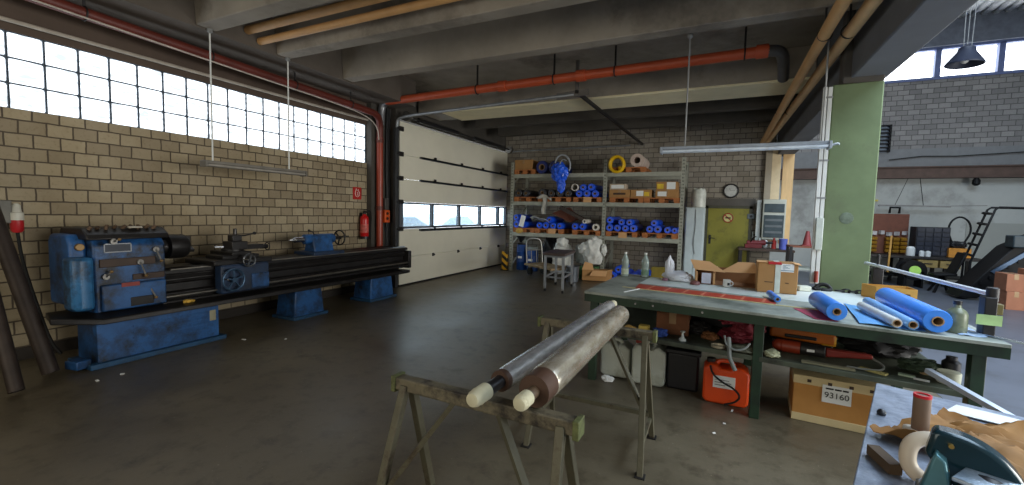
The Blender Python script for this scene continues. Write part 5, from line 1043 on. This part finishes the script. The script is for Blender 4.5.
def arc(cx, cz, r0, a0, a1, n): return [(cx+r0*math.cos(R(a0+(a1-a0)*i/n)),cz+r0*math.sin(R(a0+(a1-a0)*i/n))) for i in range(n+1)]
pts = arc(.585,.815,.185,95,8,16); inn = [(.77,.80),(.70,.80),(.60,.865),(.555,.93)]
G(so_).prism([(x,1.56-.12*(x-.58),z) for x, z in pts+inn],(.02,.06,0)).build('blade_guard', M('guard_teal',(24,52,62),.2,.2,var=.1), sw_, bev=.012, seg=3)
hpts = [(.63,1.69,.922),(.595,1.69,.925),(.563,1.68,.905),(.553,1.67,.868),(.558,1.66,.836),(.58,1.65,.818)]
G(so_).tube(hpts,.021,14,sm=2).build('curved_handle', M('cream_plastic2',(206,190,168),.4,var=.05), sw_)
G(so_).prism([(.53,1.50,.80),(.80,1.42,.80),(.84,1.54,.80),(.56,1.62,.80)],(0,0,.03)).build('saw_base', M('grey_cast_base',(120,128,132),.4,.6), sw_, bev=.006)
G(so_).prism([(.535,1.53,.83),(.60,1.50,.83),(.585,1.52,.93),(.565,1.53,.95)],(.02,.05,0)).build('teal_bracket', M('teal_casting',(70,112,120),.35,.4), sw_, bev=.006)
G(so_).prism([(.59,1.50,.895),(.78,1.43,.875),(.82,1.52,.88),(.66,1.58,.91)],(0,0,.012)).build('bright_plate', foil_mat('brushed_plate',(150,166,182),(206,216,226),.3,.8,(4,4,4)), sw_, bev=.003)
G(so_).cyl((.66,1.50,.83),(.68,1.56,.875),.05,n=20).cyl((.76,1.46,.83),(.765,1.50,.88),.02).build('motor_block', black_plastic, sw_, bev=.006)
G(so_).cyl((.605,1.556,.968),(.603,1.546,.968),.006,n=14).cyl((.60,1.555,.90),(.598,1.545,.90),.005,n=12).build('brass_screw', M('brass_screw',(190,160,90),.3,.8), sw_)
wbk = tag(G((.52,1.70,.8)).obox((.515,1.72,.818),(.035,.12,.032),rz=.22).build('wood_block', M('brown_wood_block',(78,60,40),.7,var=.15)), 'brown wooden block on the near left edge of the steel table', 'block')
tag(G((.64,2.2,.8)).lathe((.63,2.17,.801),(0,0,1),[(.014,0),(.016,.01),(.010,.02),(.003,.024)],12).build('black_plug', black_plastic), 'small black plug on the steel table at the edge of the brown paper', 'plug')

# ---------------------------------------------------------------- hall beyond the column
hb = thing('hall_bench', 'long dark workbench with drawers against the far white wall', 'workbench', (4.6,14.5,0)); ho = (4.6,14.5,0)
G(ho).box(3.3,5.85,14.1,14.95,.66,.72).build('bench_top', M('dark_bench_top',(36,30,26),.6), hb, bev=.006)
for x in (3.38,4.25,5.1,5.77):
    for y in (14.17,14.88): G(ho).box(x-.035,x+.035,y-.035,y+.035,0,.66).build('leg', hall_black, hb)
G(ho).box(3.35,5.8,14.2,14.9,.18,.22).build('lower_shelf', hall_black, hb)
for i in range(2):
    d = G(ho).box(4.55+.42*i,4.93+.42*i,14.08,14.5,.46,.64).build('drawer', M('ochre_drawer',(150,128,74),.6), hb, bev=.006)
    G(ho).bar((4.66+.42*i,14.06,.56),(4.82+.42*i,14.06,.56),.02,.02).build('pull', dark_steel, d)
bp_ = thing('bin_panel', 'brown wall panel with rows of yellow parts bins above the far bench', 'bin rack', (4.05,14.85,.72)); bpo = (4.05,14.85,.72)
G(bpo).box(3.55,4.55,14.86,14.92,.72,1.78).build('panel', M('brown_panel',(104,58,40),.7,var=.15), bp_)
ybm = M('yellow_bin',(150,108,28),.5)
for r_ in range(4):
    for c_ in range(6):
        if c_ == 2: continue
        x = 3.60+.155*c_; z = .76+.105*r_
        G(bpo).prism([(x,14.86,z),(x,14.72,z),(x,14.70,z+.05),(x,14.78,z+.085),(x,14.86,z+.085)],(.125,0,0)).build('bin', ybm, bp_)
g = G(bpo)
for k in range(6): g.obox((3.66+.16*k,14.80,1.24+.02*(k%3)),(.10,.08,.10),rz=.2*k)
g.build('clutter', M('pale_clutter',(170,166,166),.6,var=.4), bp_)
G(bpo).tube([(4.12,14.83,1.80),(4.12,14.80,1.95),(4.32,14.80,1.95),(4.32,14.83,1.80)],.03,8).build('hook_frame', hall_black, bp_)
tag(G((3.95,14.0,.3)).bar((3.92,13.9,.30),(3.98,14.05,1.22),.035,.035).build('yellow_pole', M('yellow_pole',(176,130,50),.6)), 'yellow pole leaning in front of the yellow parts bins', 'pole')
dc = thing('drawer_cabinet', 'navy drawer cabinet on the far bench right of the yellow bins', 'cabinet', (4.93,14.7,.72)); dco = (4.93,14.7,.72)
G(dco).box(4.60,5.26,14.5,14.92,.72,1.46).build('carcase', M('navy_cabinet',(22,26,36),.5), dc, bev=.008)
for r_ in range(6):
    for c_ in range(4): G(dco).box(4.62+.16*c_,4.76+.16*c_,14.48,14.51,.75+.117*r_,.845+.117*r_).build('drawer', M('navy_drawer',(28,34,50),.45), dc, bev=.004)
hc = thing('hose_reel', 'black hose bent into a tall hoop standing on the orange box at the far wall', 'hose', (5.48,14.65,.95)); hco = (5.48,14.65,.95)
G(hco).tube([(5.40,14.65,.96),(5.34,14.65,1.12),(5.26,14.66,1.36),(5.30,14.67,1.62),(5.48,14.68,1.76),(5.66,14.67,1.62),(5.70,14.66,1.36),(5.60,14.65,1.12),(5.52,14.65,.96)],.022,8,sm=2).build('hose', hall_black, hc)
G(hco).ell((5.44,14.62,1.03),(.20,.16,.10),rough=.3,seed=14).build('coil_base', black_plastic, hc)
carton('crate','orange-yellow crate on the far bench under the hose hoop',5.22,5.64,14.4,14.8,.72,.95,mat=M('orange_crate',(196,130,40),.6),cat='crate',tape=False)
for i, (x, z, s, lb) in enumerate([(4.44,.72,1.0,'larger white pot on the far bench in front of the navy cabinet'),(4.66,.72,.6,'small white cup on the far bench, left of two'),(4.78,.72,.6,'small white cup on the far bench, right of two')]):
    tag(G((x,14.25,z)).lathe((x,14.25,.721),(0,0,1),[(.08*s,0),(.09*s,.02),(.085*s,.20*s),(.05*s,.24*s)],16).build('white_pot', paper_white), lb, 'pot', 'white pots on the far bench')
tag(G((4.3,13.4,.3)).cyl((4.30,13.45,.42),(4.30,13.42,.425),.11,n=24).build('green_disc', M('bright_green_disc',(170,220,90),.4)), 'bright green disc on the dark reel in front of the far bench', 'disc')
rl2 = thing('cable_reel', 'dark cable reel on a stand in front of the far bench, behind the green disc', 'reel', (4.3,13.65,0)); r2o = (4.3,13.65,0)
for ya in (13.47,13.86): G(r2o).cyl((4.30,ya,.42),(4.30,ya+.05,.42),.24,n=30).build('flange', hall_black, rl2)
for xx in (4.12,4.44): G(r2o).box(xx,xx+.04,13.47,13.9,0,.40).build('reel_leg', hall_black, rl2)
G(r2o).cyl((4.30,13.52,.42),(4.30,13.86,.42),.18,n=24).build('wound_cable', hall_black, rl2)
rail2 = thing('hanging_rail', 'thin grey rail hung on cords along the far white wall', 'rail', (4.75,15.3,2.0)); r3 = (4.75,15.3,2.0)
G(r3).bar((4.0,15.3,2.02),(5.5,15.3,2.0),.05,.04).bar((5.5,15.3,2.02),(6.2,15.3,2.04),.025,.02).build('rail', M('rail_grey',(120,118,116),.5), rail2)
G(r3).cyl((4.95,15.3,2.02),(4.85,15.35,2.76),.008,n=6).cyl((4.35,15.3,2.02),(4.6,15.35,2.76),.006,n=6).build('cord', hall_black, rail2)
tag(G((3.6,15.4,2.1)).bar((3.3,15.58,2.18),(4.05,15.58,2.16),.04,.05).build('yellow_rail', M('yellow_rail',(196,180,70),.6)), 'short yellow rail on the far wall beside the column', 'rail')
tag(G((6.0,15.4,2.6)).lathe((5.95,15.3,2.55),(0,0,1),[(.03,0),(.08,.04),(.08,.14),(.04,.2)],14).build('wall_fitting', hall_black), 'small black fitting hanging under the rusty beam on the far wall', 'fitting')
vg = thing('wall_grille', 'dark louvred grille on the far brick wall beside the column', 'grille', (4.05,15.5,3.8)); vo = (4.05,15.5,3.8)
g = G(vo).box(3.92,3.96,15.46,15.6,3.5,4.25).box(4.16,4.20,15.46,15.6,3.5,4.25)
for k in range(8): g.box(3.92,4.20,15.46,15.6,3.52+k*.10,3.55+k*.10)
g.build('louvres', hall_black, vg)
G(vo).box(3.92,4.20,15.56,15.6,3.5,4.25).build('back', M('grille_blue',(110,124,140),.5), vg)
tag(G((5,15.45,3.3)).tube([(4.2,15.5,3.28),(4.9,15.5,3.36),(5.6,15.5,3.34),(6.4,15.5,3.38),(7.2,15.5,3.42)],.015,6).build('wall_cable', rubber), 'black cable running along the grey band of the far wall', 'cable')
pd = thing('pendant_lamp', 'dark bell-shaped pendant lamp hanging in front of the hall windows', 'lamp', (3.95,11.0,4.6)); pdo = (3.95,11.0,4.6)
G(pdo).lathe((3.96,11.0,4.50),(0.06,0,1),[(.27,0),(.275,.02),(.13,.24),(.12,.30),(.06,.34),(.03,.36)],26,(False,True)).build('shade', M('blue_grey_shade',(36,42,60),.5), pd)
for dx in (-.05,.0,.06): G(pdo).cyl((3.98+dx,11.0,4.82),(3.98+dx*1.6,11.0,6.92),.006,n=6).build('cord', galv, pd)
G(pdo).ell((3.96,11,4.62),(.07,.07,.10)).build('bulb', M('bulb_white',(200,200,196),.3), pd)
# conveyor-like machine and boxes at right
cv = thing('conveyor', 'black inclined conveyor machine at the right edge of the hall', 'machine', (5.3,12.2,0)); cvo = (5.3,12.2,0)
G(cvo).prism([(4.55,12.0,.05),(4.85,12.0,.05),(5.95,12.0,1.02),(6.3,12.0,1.5),(5.9,12.0,1.52),(5.3,12.0,1.12)],(0,.6,0)).build('inclined_body', hall_black, cv, bev=.02)
G(cvo).prism([(5.0,11.97,.62),(5.06,11.97,.58),(5.95,11.97,1.38),(5.9,11.97,1.45)],(0,.04,0)).build('side_rail', M('blue_grey_rail',(66,86,110),.4,.4), cv)
g = G(cvo)
for k in range(9): x = 4.75+.13*k; g.cyl((x,11.96,.26+.118*k),(x,12.64,.26+.118*k),.035)
g.build('rollers', hall_black, cv)
for x, h_ in ((5.2,.6),(5.95,1.1)): 
    for y in (12.05,12.55): G(cvo).box(x-.04,x+.04,y-.04,y+.04,0,h_).build('leg', hall_black, cv)
G(cvo).box(5.25,5.75,11.9,12.2,1.12,1.36).build('drive_box', M('teal_grey_box',(40,54,60),.5), cv, bev=.02)
a_ = thing('ladder_arm', 'dark slanted ladder-like arm with rungs rising behind the conveyor', 'ladder', (5.05,12.75,0)); ao = (5.05,12.75,0)
G(ao).tube([(4.98,12.75,0),(4.99,12.75,.75),(5.30,12.75,1.88),(5.36,12.75,1.93),(5.9,12.75,1.92)],.022,8).build('rail', hall_black, a_)
G(ao).tube([(4.98,13.05,0),(4.99,13.05,.75),(5.30,13.05,1.88),(5.36,13.05,1.93),(5.9,13.05,1.92)],.022,8).build('rail', hall_black, a_)
for k in range(5): t_ = .12+.2*k; x = 4.99+.31*t_; z = .75+1.13*t_; G(ao).cyl((x-.05,12.70,z),(x-.02,13.1,z+.02),.028,n=8).build('rung', hall_black, a_)
for i, (x0, x1, y, z0, z1, lb) in enumerate([(4.88,5.14,11.1,0,.34,'brown carton at the lower left of the stack beside the conveyor'),(4.87,5.12,11.12,.34,.66,'brown carton on top at the left of the stack beside the conveyor'),(5.16,5.52,11.05,0,.38,'brown carton at the lower right of the stack beside the conveyor'),(5.15,5.50,11.06,.38,.76,'brown carton on top at the right of the stack beside the conveyor')]):
    carton('carton', lb, x0,x1,y,y+.4,z0,z1,mat=M('pinkish_carton',(150,98,72),.8,var=.08),group='cartons by the conveyor')
bs = thing('black_chair', 'black low chair-like stand on the hall floor left of the conveyor', 'stand', (4.6,12.9,0)); bso = (4.75,12.95,0); bs.location = bso
G(bso).obox((4.62,12.95,.42),(.38,.40,.06),ry=-.1).build('seat', hall_black, bs, bev=.02)
G(bso).obox((4.84,12.95,.68),(.05,.40,.52),ry=.35).build('backrest', hall_black, bs, bev=.02)
for x in (4.45,4.79):
    for y in (12.8,13.1): G(bso).bar((4.62,12.95,.40),(x,y,.0),.04,.04).build('leg', hall_black, bs)
# ---------------------------------------------------------------- column fittings and small debris
cdn = thing('column_conduit', 'pair of white cable conduits running up the left edge of the green column', 'conduit', (1.0,5.64,.9)); cdo = (1.0,5.64,.9)
for i, x in enumerate((.955,1.0)): G(cdo).box(x-.018,x+.018,5.655,5.69,.88,2.98).build('conduit', white_paint, cdn, bev=.003)
G(cdo).box(.95,1.02,5.62,5.66,1.25,1.60).build('junction_box', M('junction_grey',(186,192,184),.5), cdn, bev=.008)
G(cdo).cyl((.985,5.63,.90),(.985,5.63,1.02),.02).build('plug', M('red_plug',(150,60,44),.5), cdn)
for z in (2.86,2.2,1.8): G(cdo).box(.945,1.025,5.65,5.66,z,z+.02).build('clip', galv, cdn)
tag(G((1.0,5.6,2.4)).tube([(1.02+.07*math.cos(i*PI/8),5.56+.05*math.sin(i*PI/8),2.36+.01*math.sin(i)) for i in range(16)],.008,6,closed=True).build('cable_loop', M('pale_cable_loop',(170,182,190),.5)), 'small pale cable loop where the hanging lamp meets the column', 'cable')
tag(G((1.24,5.65,1.7)).lathe((1.22,5.663,1.60),(0,-1,0),[(.062,0),(.060,.006),(.03,.010)],20).build('dark_patch', M('dark_putty',(96,108,92),.8,var=.3,sc=20)), 'round dark patch on the front of the green column', 'patch')
for i, (x, y, w) in enumerate([(-5.0,3.2,.05),(-4.9,2.0,.03),(-4.6,3.45,.02),(-4.9,1.82,.04)]):
    tag(G((x,y,0)).obox((x,y,.004),(w,.02,.006),rz=i).build('floor_scrap', paper_white), ['white shaving on the floor at the right end of the lathe cabinet','white shaving on the floor in front of the lathe cabinet','tiny white speck on the floor out from the lathe','white shaving on the floor beside the lathe pedal box'][i], 'scrap')
